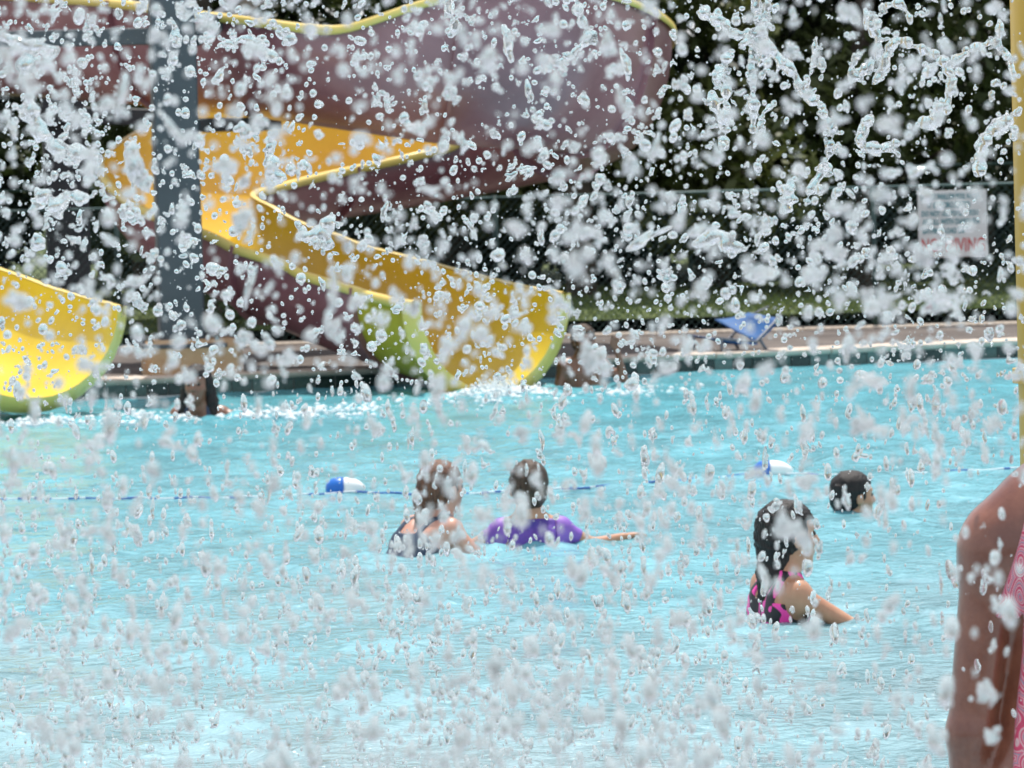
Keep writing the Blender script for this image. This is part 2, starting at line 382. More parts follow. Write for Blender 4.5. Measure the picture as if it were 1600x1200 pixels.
# ------------------------------------------------------------------ slides
def flume(name, stops, cuts, root, end_from=None, samples=10, maroon_out=True):
    """stops: (px, py, D, half width, left wall, right wall); one mesh per bolted section"""
    P = []
    for (px, py, D, w, hl, hr) in stops:
        p = at(px, py, D); P.append((p.x, p.y, p.z, w, hl, hr))
    Q = catmull(P, samples); K = len(Q); ang = np.linspace(-90, 90, 19)
    T = np.gradient(Q[:, :3], axis=0); T[:, 2] *= 1; T /= np.linalg.norm(T, axis=1)[:, None]
    sidev = np.stack([T[:, 1], -T[:, 0], np.zeros(K)], 1); sidev /= np.linalg.norm(sidev, axis=1)[:, None]   # right of travel
    up = np.cross(sidev, T)
    th = .014
    def ring(i, off):
        c, w, hl, hr = Q[i, :3], Q[i, 3], Q[i, 4], Q[i, 5]; out = []
        for a in ang:
            s, co = math.sin(R(a)), math.cos(R(a)); h = hr if a > 0 else hl
            out.append((s * (w + off), h * (1 - co) - off * co))
        return [c + sidev[i] * x + up[i] * z for x, z in out]
    cuts = [0] + [c * samples for c in cuts] + [K - 1]
    for ci in range(len(cuts) - 1):
        a, b = cuts[ci], cuts[ci + 1]; last = end_from is not None and ci >= end_from
        v = []; f = []; mi = []
        n = len(ang); rows = list(range(a, b + 1))
        for i in rows: v += ring(i, 0) + ring(i, th)
        for r in range(len(rows) - 1):
            o = r * 2 * n; o2 = o + 2 * n
            for j in range(n - 1):
                f.append((o + j, o + j + 1, o2 + j + 1, o2 + j)); mi.append(0)
                f.append((o + n + j + 1, o + n + j, o2 + n + j, o2 + n + j + 1)); mi.append(1)
        # flanges down both rims, a rolled edge 45 mm out and 50 mm down
        for side, j in ((-1, 0), (1, n - 1)):
            base = len(v)
            for i in rows:
                h = Q[i, 4] if side < 0 else Q[i, 5]; w = Q[i, 3]; c = Q[i, :3]
                for (x, z) in ((w - .001, h + .006), (w + .022, h + .014), (w + .046, h + .004), (w + .05, h - .05), (w + .043, h - .052), (w + .040, h - .006), (w + th - .001, h - .012)):
                    v.append(c + sidev[i] * (x * side) + up[i] * z)
            for r in range(len(rows) - 1):
                for q in range(6):
                    A = base + r * 7 + q; B = A + 7
                    f.append((A, A + 1, B + 1, B) if side > 0 else (A, B, B + 1, A + 1)); mi.append(2)
        mats = [M['yellow_end'] if last else M['yellow_in'], M['lime_out'] if last else (M['maroon'] if maroon_out else M['yellow_in']), M['yellow_rim']]
        o = mesh_obj('flume_section', v, f, mats, root, True, mi)
        if ci < len(cuts) - 2:    # bolted joint: two thin ribs round the outside
            g = MB()
            for dd in (-1, 1):
                i = b; c0 = ring(i, th - .002); c1 = ring(i, th + .045)
                t = T[i] * (.003 + .012 * (dd > 0)); t2 = T[i] * (-.012 + .012 * (dd > 0))
                vs = [p + t for p in c0] + [p + t for p in c1] + [p + t2 for p in c0] + [p + t2 for p in c1]
                fs = []
                for j in range(n - 1):
                    fs += [(j, j + 1, n + j + 1, n + j), (2 * n + j + 1, 2 * n + j, 3 * n + j, 3 * n + j + 1), (n + j, n + j + 1, 3 * n + j + 1, 3 * n + j)]
                g.add(vs, fs)
            g.build('joint_flange', M['lime_out'] if last else M['maroon'], root)
    # thick lip round the mouth
    i = K - 1
    g = MB(); r0, r1 = ring(i, -.012), ring(i, .095); t = T[i]
    n = len(ang)
    vs = [p + t * .02 for p in r0] + [p - t * .05 for p in r1] + [p - t * .07 for p in r1] + [p - t * .03 for p in ring(i, th - .002)]
    fs = [(k * n + j, k * n + j + 1, (k + 1) * n + j + 1, (k + 1) * n + j) for k in range(3) for j in range(n - 1)]
    g.add(vs, fs); g.build('mouth_lip', M['yellow_rim'], root, True)
    return Q

churn = []
s1 = empty('spiral_water_slide', at(600, 560, 33))
s1.location = (0, 0, 0)
tag(s1, 'big spiral water slide, maroon outside and yellow inside, ending at the far pool wall', 'water slide')
flume('spiral', [
    (-420, 120, 37.0, .50, .55, .80), (-180, 135, 36.3, .50, .55, .80), (60, 150, 35.2, .50, .55, .80), (260, 165, 33.9, .50, .55, .78),
    (430, 185, 32.9, .52, .60, .74), (570, 205, 32.5, .54, .62, .74), (690, 222, 32.35, .55, .66, 1.05), (810, 230, 32.6, .55, .66, 1.12),
    (905, 236, 33.4, .55, .66, 1.02), (938, 250, 34.5, .55, .62, .92), (890, 272, 35.6, .52, .48, .8), (780, 296, 36.2, .50, .42, .75),
    (640, 322, 36.2, .50, .42, .88), (500, 345, 35.8, .50, .42, .94), (365, 372, 35.0, .52, .42, .93), (284, 402, 34.0, .54, .46, .74),
    (315, 440, 33.2, .52, .54, .58), (415, 495, 32.75, .50, .62, .56), (530, 545, 32.35, .50, .66, .60), (645, 582, 31.7, .50, .66, .62),
    (710, 602, 31.15, .50, .66, .63), (768, 612, 30.55, .52, .64, .62)],
    [3, 6, 8, 10, 13, 15, 17, 19], s1, end_from=8)
p = at(770, 605, 30.4); churn.append((p.x, p.y, .035, .9))
s2 = empty('low_water_slide')
tag(s2, 'yellow water slide mouth pouring into the pool beside the grey tower post', 'water slide')
flume('low', [(-520, 330, 31.5, .55, .8, .5), (-340, 430, 30.9, .55, .8, .5), (-200, 530, 30.2, .56, .62, .45), (-70, 588, 29.5, .57, .60, .36), (0, 610, 29.1, .58, .58, .32), (58, 624, 28.7, .58, .56, .30)],
      [2], s2, end_from=0)
p = at(90, 620, 28.5); churn.append((p.x, p.y, .03, .8))

# ------------------------------------------------------------------ slide tower
tw = empty('slide_tower'); tag(tw, 'grey steel tower post with side beams holding up the spiral slide', 'tower')
def post(name, px, pyb, D, w, zt, m, tilt=0):
    b = at(px, pyb, D); g = MB()
    g.box((b.x, b.y, (b.z + zt) / 2), (w, w, zt - b.z), bev=.02, rz=R(8))
    return g.build(name, m, tw), b
_, pb = post('post', 284, 536, 32.05, .315, 6.2, M['steel'])
g = MB(); g.box((pb.x, pb.y, pb.z - .012), (.60, .56, .03), bev=.006, rz=R(8)); g.build('base_plate', M['steel'], tw)
for sx in (-1, 1):
    for sy in (-1, 1):
        g = MB(); c = Vector((pb.x, pb.y, pb.z)) + Matrix.Rotation(R(8), 3, 'Z') @ Vector((sx * .235, sy * .215, .02))
        g.tube([c, c + Vector((0, 0, .035))], .02, 6); g.build('anchor_bolt', M['bolt'], tw)
g = MB(); a = at(28, 60, 32.5); b = at(262, 56, 32.1)
def beam(a, b, h, t, name, m):
    a, b = Vector(a), Vector(b); d = b - a; g = MB()
    X = d.normalized(); Z = Vector((0, 0, 1)); Y = Z.cross(X).normalized(); Z = X.cross(Y)
    g.box((a + b) / 2, (d.length, t, h), tilt=Matrix((X, Y, Z)).transposed(), bev=.008)
    return g.build(name, m, tw)
beam(at(-160, 66, 32.6), at(256, 56, 32.1), .12, .10, 'side_beam', M['steel'])
beam(at(304, 196, 32.15), at(432, 193, 33.4), .10, .09, 'flume_bracket', M['steel_dark'])
beam(at(300, 60, 32.2), at(420, -20, 33.2), .12, .10, 'diagonal_brace', M['steel'])
post('post', 112, 566, 38.2, .36, 6.2, M['steel_dark'])
beam(at(30, 178, 37.9), at(330, 186, 38.2), .14, .12, 'side_beam', M['steel_dark'])
ft = empty('tower_footing'); ft.location = (0, 0, 0)
c = at(300, 570, 32.1)
g = MB(); g.box((c.x, c.y, (DECKZ + pb.z - .03) / 2 + .0), (.68, .62, pb.z - .03 - DECKZ + .12), bev=.05, rz=R(8))
bpy.data.objects.remove(ft)
tag(g.build('concrete_footing', M['footing']), 'tan rounded concrete footing under the grey tower post on the deck', 'footing')

# ------------------------------------------------------------------ fence
fn = empty('chain_link_fence'); tag(fn, 'dark green chain link fence along the back of the pool deck', 'fence')
FY = lambda x: 37.25 + .01 * x
FZ0, FZ1 = .15, 1.275
rx = [-9.4 + 3.1 * i for i in range(7)]
for x in rx:
    g = MB(); g.tube([(x, FY(x), .10), (x, FY(x), FZ1 + .02)], .022, 8); g.build('post', M['fence_green'], fn, True)
for i in range(len(rx) - 1):
    g = MB(); g.tube([(rx[i] + .02, FY(rx[i]), FZ1), (rx[i + 1] - .02, FY(rx[i + 1]), FZ1)], .010, 8); g.build('top_rail', M['fence_rail'], fn, True)
g = MB()
def wires(g, x0, x1, z0, z1, Y, pitch, r):
    H = z1 - z0; n = int((x1 - x0 + H) / pitch)
    for s in (1, -1):
        for i in range(n):
            a = x0 - H + i * pitch
            xa, za, xb, zb = a, z0, a + H, z1
            if xa < x0: za += x0 - xa; xa = x0
            if xb > x1: zb -= xb - x1; xb = x1
            if za >= zb: continue
            if s < 0: xa, xb = x0 + x1 - xa, x0 + x1 - xb
            yo = s * .0016
            g.tube([(xa, Y(xa) + yo, za), (xb, Y(xb) + yo, zb)], r, 3, cap=False)
wires(g, -9, 9.2, FZ0, FZ1, FY, .066, .0021)
tag(g.build('wire_mesh', M['fence_green'], fn), kind='stuff')
# further fence behind, only its top line shows
fb = empty('far_fence'); tag(fb, 'thin wire fence standing further back in front of the trees', 'fence')
FY2 = lambda x: 50.0
for i in range(8):
    x = -14 + i * 4.0
    g = MB(); g.tube([(x, 50, 0), (x, 50, 1.44)], .025, 6); g.build('post', M['fence_green'], fb)
g = MB(); g.tube([(-14, 50, 1.42), (14, 50, 1.42)], .016, 6); g.build('top_rail', M['fence_rail'], fb)
g = MB(); wires(g, -14, 14, .12, 1.42, FY2, .075, .0022); tag(g.build('wire_mesh', M['fence_green'], fb), kind='stuff')

# sign on the fence
c = at(1493, 350, 37.0); c.y = FY(c.x) - .05
sg = empty('pool_rules_sign', c)
tag(sg, 'white pool rules sign with red NO DIVING line hanging on the green fence', 'sign')
SW, SH = 108 / (FPX / c.y), 104 / (FPX / c.y)
g = MB(); g.box((0, 0, 0), (SW, .006, SH), bev=.002); g.build('sign_panel', M['sign_white'], sg)
def text(s, x, z, h, w, m, name='lettering'):
    cu = bpy.data.curves.new(name, 'FONT'); cu.body = s; cu.size = h * 1.38; cu.extrude = .0008; cu.resolution_u = 2; cu.offset = .0016
    o = bpy.data.objects.new(name, cu); C.objects.link(o)
    dg = bpy.context.evaluated_depsgraph_get(); dg.update()
    me = bpy.data.meshes.new_from_object(o.evaluated_get(dg)); bpy.data.objects.remove(o)
    co = np.empty(len(me.vertices) * 3, np.float32); me.vertices.foreach_get('co', co); co = co.reshape(-1, 3)
    W = co[:, 0].max() - co[:, 0].min(); H = co[:, 1].max() - co[:, 1].min()
    co[:, 0] = (co[:, 0] - co[:, 0].min()) * (w / W); co[:, 1] = (co[:, 1] - co[:, 1].min()) * (h / H)
    me.vertices.foreach_set('co', co.ravel()); me.materials.clear(); me.materials.append(m); me.update()
    o = link(bpy.data.objects.new(name, me), sg); o.location = (x, -.0045, z); o.rotation_euler = (R(90), 0, 0)
    o['label'] = 'printed words ' + s
u = SW / 108
lines = [('DO NOT SWALLOW POOL WATER', 6, 90, 9, 90), ('IT IS RECIRCULATED', 16, 77, 9, 66), ('DO NOT USE POOL IF YOU', 6, 64, 9, 88),
         ('ARE ILL WITH DIARRHEA', 7, 51, 9, 89), ('BATHING LOAD 200', 7, 37, 9, 66)]
for s, x, z, h, w in lines: text(s, (x - 54) * u, (z - 52) * u, h * u, w * u, M['sign_teal'])
text('NO', (5 - 54) * u, (8 - 52) * u, 22 * u, 26 * u, M['sign_red']); text('DIVING', (43 - 54) * u, (8 - 52) * u, 22 * u, 60 * u, M['sign_red'])

# ------------------------------------------------------------------ trees
def leaf_cloud(n, blobs, size, seed, droop=.2, yflat=1.0):
    rs = np.random.RandomState(seed); B = np.array(blobs, float)
    w = B[:, 3] ** 2; idx = rs.choice(len(B), n, p=w / w.sum())
    d = rs.normal(size=(n, 3)); d /= np.linalg.norm(d, axis=1)[:, None]
    rr = rs.uniform(.25, 1, n) ** .45
    c = B[idx, :3] + d * (B[idx, 3] * rr)[:, None] * np.array([1, yflat, .8])
    a = rs.normal(size=(n, 3)); a[:, 2] -= droop; a /= np.linalg.norm(a, axis=1)[:, None]
    b = np.cross(a, rs.normal(size=(n, 3))); b /= np.linalg.norm(b, axis=1)[:, None]
    s = size * rs.uniform(.6, 1.5, n)[:, None]
    v = np.stack([c - a * s, c + b * s * .42, c + a * s, c - b * s * .42], 1).reshape(-1, 3)
    f = np.arange(4 * n).reshape(-1, 4)
    return v, f

def quads_mesh(name, v, q, m, smooth=False):
    me = bpy.data.meshes.new(name); k = q.shape[1]
    me.vertices.add(len(v)); me.vertices.foreach_set('co', v.ravel().astype(np.float32))
    me.loops.add(len(q) * k); me.loops.foreach_set('vertex_index', q.ravel().astype(np.int32))
    me.polygons.add(len(q)); me.polygons.foreach_set('loop_start', np.arange(0, len(q) * k, k, dtype=np.int32))
    me.polygons.foreach_set('loop_total', np.full(len(q), k, np.int32))
    if smooth: me.polygons.foreach_set('use_smooth', np.ones(len(q), bool))
    if m: me.materials.append(m)
    me.update(calc_edges=True)
    return me

def tree_kind(seed, H, mleaf, low, n=15000):
    rs = random.Random(seed); blobs = []; g = MB()
    pts = [(0, 0, -.2), (rs.uniform(-.1, .1), 0, H * .25), (rs.uniform(-.2, .2), rs.uniform(-.2, .2), H * .55), (rs.uniform(-.3, .3), 0, H * .92)]
    pts = [tuple(p) for p in catmull(pts, 4)]
    g.tube(pts, [.20 * (1 - .85 * i / (len(pts) - 1)) for i in range(len(pts))], 10)
    for i in range(15):
        t = rs.uniform(low, .9); k = int(t * (len(pts) - 1)); a = rs.uniform(0, 6.28); ln = rs.uniform(1.2, 2.6) * (1.15 - t * .7)
        p0 = Vector(pts[k]); p1 = p0 + Vector((math.cos(a) * ln * .5, math.sin(a) * ln * .5, ln * .22)); p2 = p0 + Vector((math.cos(a) * ln, math.sin(a) * ln, ln * rs.uniform(-.1, .35)))
        g.tube([p0, p1, p2], [.06 * (1.2 - t), .035, .012], 6)
        for p in (p1, p2, (p1 + p2) / 2 + Vector((rs.uniform(-.4, .4), rs.uniform(-.4, .4), .2))):
            blobs.append((p.x, p.y, p.z, rs.uniform(.45, .95)))
        p3 = p2 + Vector((rs.uniform(-.5, .5), rs.uniform(-.5, .5), -rs.uniform(.2, .9))); blobs.append((p3.x, p3.y, p3.z, rs.uniform(.3, .6)))
    v, f = leaf_cloud(n, blobs, .10, seed)
    return g, quads_mesh('crown', v, f, mleaf)

kinds = []
for i, (H, ml, low, n) in enumerate([(9.5, M['leaf_a'], .18, 17000), (8.5, M['leaf_b'], .12, 17000), (10.5, M['leaf_dark'], .2, 17000)]):
    g, cme = tree_kind(40 + i, H, ml, low, n)
    o = g.build('trunk', M['bark'], None, True); tme = o.data; bpy.data.objects.remove(o)
    kinds.append((tme, cme))
tree_spots = [   # x, y, kind, scale, rot, label
    (-6.6, 49.0, 2, 1.0, .3, 'dark tree at the far left end of the row behind the slide tower'),
    (-4.2, 53.0, 0, 1.0, 1.9, 'tree behind the slide tower post, its boughs in shade'),
    (-1.9, 56.0, 2, .95, 4.0, 'dark tree whose top shows behind the dip in the slide rim'),
    (.75, 47.2, 1, .9, 2.2, 'tree with a pale grey brown trunk behind the spiral slide end'),
    (2.4, 53.5, 2, 1.05, 5.1, 'dark shaded tree right of the spiral slide'),
    (3.9, 50.0, 0, .92, .9, 'green tree behind the gap between spiral slide and sign'),
    (5.6, 54.0, 1, 1.0, 3.3, 'tree with lit olive leaves above the pool rules sign'),
    (7.6, 50.5, 2, 1.0, 2.8, 'dark tree at the right end of the row past the sign'),
    (-3.0, 46.5, 0, .9, 5.0, 'tree just behind the dark rear tower post, leaves hanging low'), (-.6, 51, 1, 1.0, .7, 'bushy tree seen over the low dip of the slide rim'),
    (-9.5, 54, 1, 1.0, 1.1, 'bushy tree beyond the left edge of the fence'),
    (10.4, 53, 0, 1.0, 5.6, 'bushy tree beyond the right edge of the fence'),
    (.2, 60, 2, 1.2, .2, 'tall dark tree in the second row behind the slide'), (-5.3, 61, 0, 1.2, 2.9, 'tall tree in the second row behind the tower'), (5.0, 61, 2, 1.25, 4.4, 'tall dark tree in the second row above the sign'),
    (9.2, 62, 0, 1.2, 3.9, 'tall tree in the second row at the right end'), (-10.5, 62, 2, 1.2, .9, 'tall dark tree in the second row at the left end')]
for x, y, k, s, r, lab in tree_spots:
    t = empty('tree', (x, y, .1), r); t.scale = (s, s, s)
    tag(t, lab, 'tree', 'trees behind the pool fence')
    link(bpy.data.objects.new('trunk', kinds[k][0]), t); link(bpy.data.objects.new('crown', kinds[k][1]), t)
# undergrowth: shrubs between the trunks
shr = []
for i in range(2):
    rs = random.Random(90 + i); blobs = [(rs.uniform(-.9, .9), rs.uniform(-.6, .6), rs.uniform(.3, 1.3), rs.uniform(.35, .7)) for _ in range(12)]
    v, f = leaf_cloud(9000, blobs, .075, 95 + i); shr.append(quads_mesh('foliage', v, f, M['leaf_dark'] if i == 0 else M['leaf_a']))
    g = MB()
    for b in blobs[:7]: g.tube([(b[0] * .2, b[1] * .2, -.05), (b[0] * .6, b[1] * .6, b[2] * .5), b[:3]], [.03, .02, .008], 5)
    o = g.build('stems', M['bark']); shr.append(o.data); bpy.data.objects.remove(o)
labs = ['low shrub left of the slide tower behind the fence', 'dark shrub behind the slide tower post', 'shrub in shade under the yellow chute behind the fence', 'dark shrub behind the slide mouth',
        'shrub beside the pale tree trunk', 'dark shrub behind the green fence above the blue chair', 'shrub between the blue chair and the sign behind the fence', 'dark shrub behind the pool rules sign', 'shrub just past the pool rules sign', 'shrub beyond the right end of the fence']
for i, x in enumerate([-7.0, -4.6, -3.0, -1.1, 1.0, 2.6, 4.0, 5.4, 7.0, 9.0]):
    t = empty('shrub', (x + rnd.uniform(-.3, .3), 56.5 + rnd.uniform(-1.5, 2.5), .12), rnd.uniform(0, 6)); s = rnd.uniform(1.15, 1.6); t.scale = (s * 1.25, s, s)
    tag(t, labs[i], 'shrub', 'shrubs under the trees')
    k = (i % 2) * 2
    link(bpy.data.objects.new('foliage', shr[k]), t); link(bpy.data.objects.new('stems', shr[k + 1]), t)
# grass blades in front of the trees
rs = np.random.RandomState(5); n = 45000
gx = rs.uniform(-8, 9, n); gy = rs.uniform(38.2, 54, n); h = rs.uniform(.03, .10, n); a = rs.uniform(0, 6.28, n)
z0 = .03 + .10 * np.clip((gy - 38) / 12, 0, 1) + .07 * np.sin(gx * .7 + gy * .3) * np.clip((gy - 38) / 4, 0, 1) - .01
dx, dy = np.cos(a) * .008, np.sin(a) * .008; lx, ly = rs.normal(size=n) * .02, rs.normal(size=n) * .02
v = np.stack([np.stack([gx - dx, gy - dy, z0], 1), np.stack([gx + dx, gy + dy, z0], 1), np.stack([gx + lx, gy + ly, z0 + h], 1)], 1).reshape(-1, 3)
tag(link(bpy.data.objects.new('lawn_grass', quads_mesh('lawn_grass', v, np.arange(3 * n).reshape(-1, 3), M['blade']))), 'short lawn grass growing behind the fence under the trees', 'grass', kind='stuff')

# ------------------------------------------------------------------ blue chair on the deck
c = wall(1.8, .50, DECKZ)
c = at(1145, 545, 33.3); c.z = DECKZ
ch = empty('folding_chair', c, R(18)); tag(ch, 'low blue sling chair lying by the pool edge below the fence', 'chair')
def sling(name, P0, P1, P2, P3, sag):
    v = []; n = 6
    for i in range(n + 1):
        for j in range(n + 1):
            a, b = i / n, j / n
            p = (Vector(P0) * (1 - a) + Vector(P1) * a) * (1 - b) + (Vector(P3) * (1 - a) + Vector(P2) * a) * b
            p.z -= sag * math.sin(a * math.pi) * (0.3 + .7 * math.sin(b * math.pi)); v.append(p)
    f = [(i * (n + 1) + j, i * (n + 1) + j + 1, (i + 1) * (n + 1) + j + 1, (i + 1) * (n + 1) + j) for i in range(n) for j in range(n)]
    o = mesh_obj(name, v, f, M['chair_blue'], ch, True); md = o.modifiers.new('thickness', 'SOLIDIFY'); md.thickness = .006
sling('seat', (-.16, -.18, .07), (.06, -.22, .035), (.06, .2, .05), (-.16, .2, .08), .02)
sling('backrest', (.06, -.2, .045), (.20, -.22, .17), (.19, .24, .19), (-.01, .24, .16), .03)
ch.scale = (1.35, 1.35, 1.35)
for sy in (-.2, .23):
    g = MB(); g.tube([(-.18, sy, .08), (.06, sy, .05), (.21, sy, .19)], .009, 6); g.build('side_rail', M['chair_frame'], ch, True)
    g = MB(); g.tube([(-.14, sy, .075), (-.14, sy, .0)], .009, 6); g.build('leg', M['chair_frame'], ch, True)
    g = MB(); g.tube([(.08, sy, .065), (.12, sy, .0)], .009, 6); g.build('leg', M['chair_frame'], ch, True)
g = MB(); g.tube([(.17, .2, .175), (.30, .22, .225)], .005, 6); g.build('strap', M['chair_frame'], ch, True)
# ------------------------------------------------------------------ smooth solids (people, water blobs)
class Solid:
    """rounded cones and ellipsoids joined smoothly into one continuous surface"""
    def __init__(s): s.p = []
    def cap(s, a, b, ra, rb=None, k=.02): s.p.append(('c', np.array(a, float), np.array(b, float), ra, ra if rb is None else rb, k)); return s
    def ell(s, c, r, rot=None, k=.02): s.p.append(('e', np.array(c, float), np.array(r, float), np.array(rot) if rot is not None else np.eye(3), 0, k)); return s
    def cut(s, c, r, k=.01): s.p.append(('x', np.array(c, float), np.array(r, float), np.eye(3), 0, k)); return s
    def bounds(s):
        lo = np.full(3, 1e9); hi = -lo
        for q in s.p:
            if q[0] == 'x': continue
            if q[0] == 'c':
                r = max(q[3], q[4]); lo = np.minimum(lo, np.minimum(q[1], q[2]) - r); hi = np.maximum(hi, np.maximum(q[1], q[2]) + r)
            else: lo = np.minimum(lo, q[1] - q[2].max()); hi = np.maximum(hi, q[1] + q[2].max())
        return lo, hi
    def grid(s, h, lo=None, hi=None):
        l, u = s.bounds(); pad = 3 * h + .012
        lo = l - pad if lo is None else lo; hi = u + pad if hi is None else hi
        n = np.ceil((hi - lo) / h).astype(int) + 1
        G = np.full(n, .06, np.float32)
        ax = [lo[i] + h * np.arange(n[i]) for i in range(3)]
        for q in s.p:
            k = q[5]
            if q[0] == 'c':
                r = max(q[3], q[4]); a0 = np.minimum(q[1], q[2]) - r; b0 = np.maximum(q[1], q[2]) + r
            else: a0 = q[1] - q[2].max(); b0 = q[1] + q[2].max()
            i0 = np.clip(((a0 - .06 - lo) / h).astype(int), 0, n - 1); i1 = np.clip(((b0 + .06 - lo) / h).astype(int) + 2, 1, n)
            X = ax[0][i0[0]:i1[0], None, None]; Y = ax[1][None, i0[1]:i1[1], None]; Z = ax[2][None, None, i0[2]:i1[2]]
            sl_ = tuple(slice(i0[i], i1[i]) for i in range(3))
            if q[0] == 'c':
                a, b = q[1], q[2]; ba = b - a; bb = max(float(ba @ ba), 1e-12)
                t = np.clip(((X - a[0]) * ba[0] + (Y - a[1]) * ba[1] + (Z - a[2]) * ba[2]) / bb, 0, 1)
                d = np.sqrt((X - a[0] - t * ba[0]) ** 2 + (Y - a[1] - t * ba[1]) ** 2 + (Z - a[2] - t * ba[2]) ** 2) - (q[3] + (q[4] - q[3]) * t)
            else:
                dx, dy, dz = X - q[1][0], Y - q[1][1], Z - q[1][2]; Rm = q[3].T
                lx = Rm[0, 0] * dx + Rm[0, 1] * dy + Rm[0, 2] * dz; ly = Rm[1, 0] * dx + Rm[1, 1] * dy + Rm[1, 2] * dz; lz = Rm[2, 0] * dx + Rm[2, 1] * dy + Rm[2, 2] * dz
                r = q[2]; k0 = np.sqrt((lx / r[0]) ** 2 + (ly / r[1]) ** 2 + (lz / r[2]) ** 2); k1 = np.sqrt((lx / r[0] ** 2) ** 2 + (ly / r[1] ** 2) ** 2 + (lz / r[2] ** 2) ** 2)
                d = k0 * (k0 - 1) / np.maximum(k1, 1e-9)
            g = G[sl_]
            if q[0] == 'x':
                hh = np.clip(.5 + .5 * (g + d) / k, 0, 1) if False else np.clip(.5 - .5 * (g + d) / k, 0, 1)
                G[sl_] = g * (1 - hh) + (-d) * hh + k * hh * (1 - hh)
            else:
                hh = np.clip(.5 + .5 * (g - d) / k, 0, 1)
                G[sl_] = g * (1 - hh) + d * hh - k * hh * (1 - hh)
        return G, lo, ax

def grid_mesh(name, G, lo, h, mats):
    fg = vdb.FloatGrid(.06); fg.copyFromArray(np.ascontiguousarray(G, np.float32))
    P, Q = fg.convertToQuads(isovalue=0.0)
    if len(Q) == 0: return bpy.data.meshes.new(name)
    P = P * h + lo; Q = np.asarray(Q, np.int64)
    a, b, c = P[Q[:, 0]], P[Q[:, 1]], P[Q[:, 2]]
    if np.einsum('ij,ij->i', a, np.cross(b, c)).sum() < 0: Q = Q[:, ::-1]
    me = quads_mesh(name, P, Q, None, True)
    for m in (mats if isinstance(mats, (list, tuple)) else [mats]): me.materials.append(m)
    return me

# ---- skin, hair and swimwear
def skin(name, cols, rough=.42):
    m = noisy(mat(name, rough=rough, Coat_Weight=.25, Coat_Roughness=.25, Subsurface_Weight=.12, Subsurface_Scale=.01), cols, 14, bump=.12, bscale=160, bdist=.003, rvar=.12)
    m.node_tree.nodes['Principled BSDF'].inputs['Subsurface Radius'].default_value = (1, .35, .2)
    return m
M['skin_fair'] = skin('skin_fair', [(.50, .24, .17), (.60, .32, .23)])
M['skin_tan'] = skin('skin_tan', [(.42, .20, .115), (.52, .27, .16)])
M['skin_brown'] = skin('skin_brown', [(.20, .085, .05), (.27, .12, .072)])
M['skin_woman'] = skin('skin_woman_wet', [(.15, .045, .026), (.20, .066, .038), (.25, .09, .052)], .34)
b_ = M['skin_woman'].node_tree.nodes['Principled BSDF']; b_.inputs['Coat Weight'].default_value = .7; b_.inputs['Coat Roughness'].default_value = .12
sk = M['skin_woman']; wv_ = N(sk, 'ShaderNodeTexVoronoi'); wv_.inputs['Scale'].default_value = 210; L(sk, coords(sk, scale=(1, 1, .6)), wv_.inputs['Vector'])
wr_ = N(sk, 'ShaderNodeMapRange'); wr_.inputs['From Min'].default_value = .0; wr_.inputs['From Max'].default_value = .32; wr_.inputs['To Min'].default_value = 1; wr_.inputs['To Max'].default_value = 0
L(sk, wv_.outputs['Distance'], wr_.inputs['Value']); bw_ = N(sk, 'ShaderNodeBump'); bw_.inputs['Strength'].default_value = .35; bw_.inputs['Distance'].default_value = .002
L(sk, wr_.outputs[0], bw_.inputs['Height']); L(sk, b_.inputs['Normal'].links[0].from_socket, bw_.inputs['Normal']); L(sk, bw_.outputs[0], b_.inputs['Coat Normal'])
def hairm(name, c0, c1):
    m = mat(name, rough=.5, spec=.35)
    noisy(m, [c0, c1], 7, vec=coords(m, scale=(9, 9, 1)), bump=.8, bscale=22, bdist=.006)
    return m
M['hair_black'] = hairm('hair_black', (.006, .005, .005), (.02, .015, .014))
M['hair_brown'] = hairm('hair_brown', (.035, .02, .012), (.085, .05, .03))
M['hair_auburn'] = hairm('hair_auburn', (.07, .03, .018), (.20, .085, .045))
M['navy'] = noisy(mat('navy_swimsuit', rough=.5), [(.008, .02, .05), (.02, .045, .09)], 12)
M['eye'] = mat('eye', (.03, .02, .015), .1)
M['lips'] = mat('lips', (.40, .12, .10), .4)
# purple rash guard: darker violet body
M['purple'] = noisy(mat('purple_rash_guard', rough=.5), [(.06, .025, .22), (.11, .045, .32), (.16, .07, .40)], 9)
M['violet'] = noisy(mat('violet_sleeves', rough=.5), [(.20, .08, .42), (.30, .14, .52)], 9)
# black swimsuit with pink zigzag bands and a blue side
m = M['pinkblack'] = mat('pink_black_swimsuit', rough=.45)
tc = N(m, 'ShaderNodeTexCoord'); mp = N(m, 'ShaderNodeMapping'); mp.inputs['Rotation'].default_value = (0, R(28), R(20)); L(m, tc.outputs['Object'], mp.inputs['Vector'])
wv = N(m, 'ShaderNodeTexWave', wave_profile='TRI'); wv.inputs['Scale'].default_value = 6.5; wv.inputs['Distortion'].default_value = 7; wv.inputs['Detail'].default_value = 1; wv.inputs['Detail Scale'].default_value = 2.2
L(m, mp.outputs[0], wv.inputs['Vector']); cr = N(m, 'ShaderNodeValToRGB'); cr.color_ramp.interpolation = 'CONSTANT'
e = cr.color_ramp.elements; e[0].color = (.012, .010, .014, 1); e[1].position = .58; e[1].color = (.90, .06, .38, 1)
L(m, wv.outputs['Fac'], cr.inputs['Fac']); L(m, cr.outputs[0], m.node_tree.nodes['Principled BSDF'].inputs['Base Color'])
M['blue_panel'] = mat('blue_panel', (.01, .16, .50), .5)
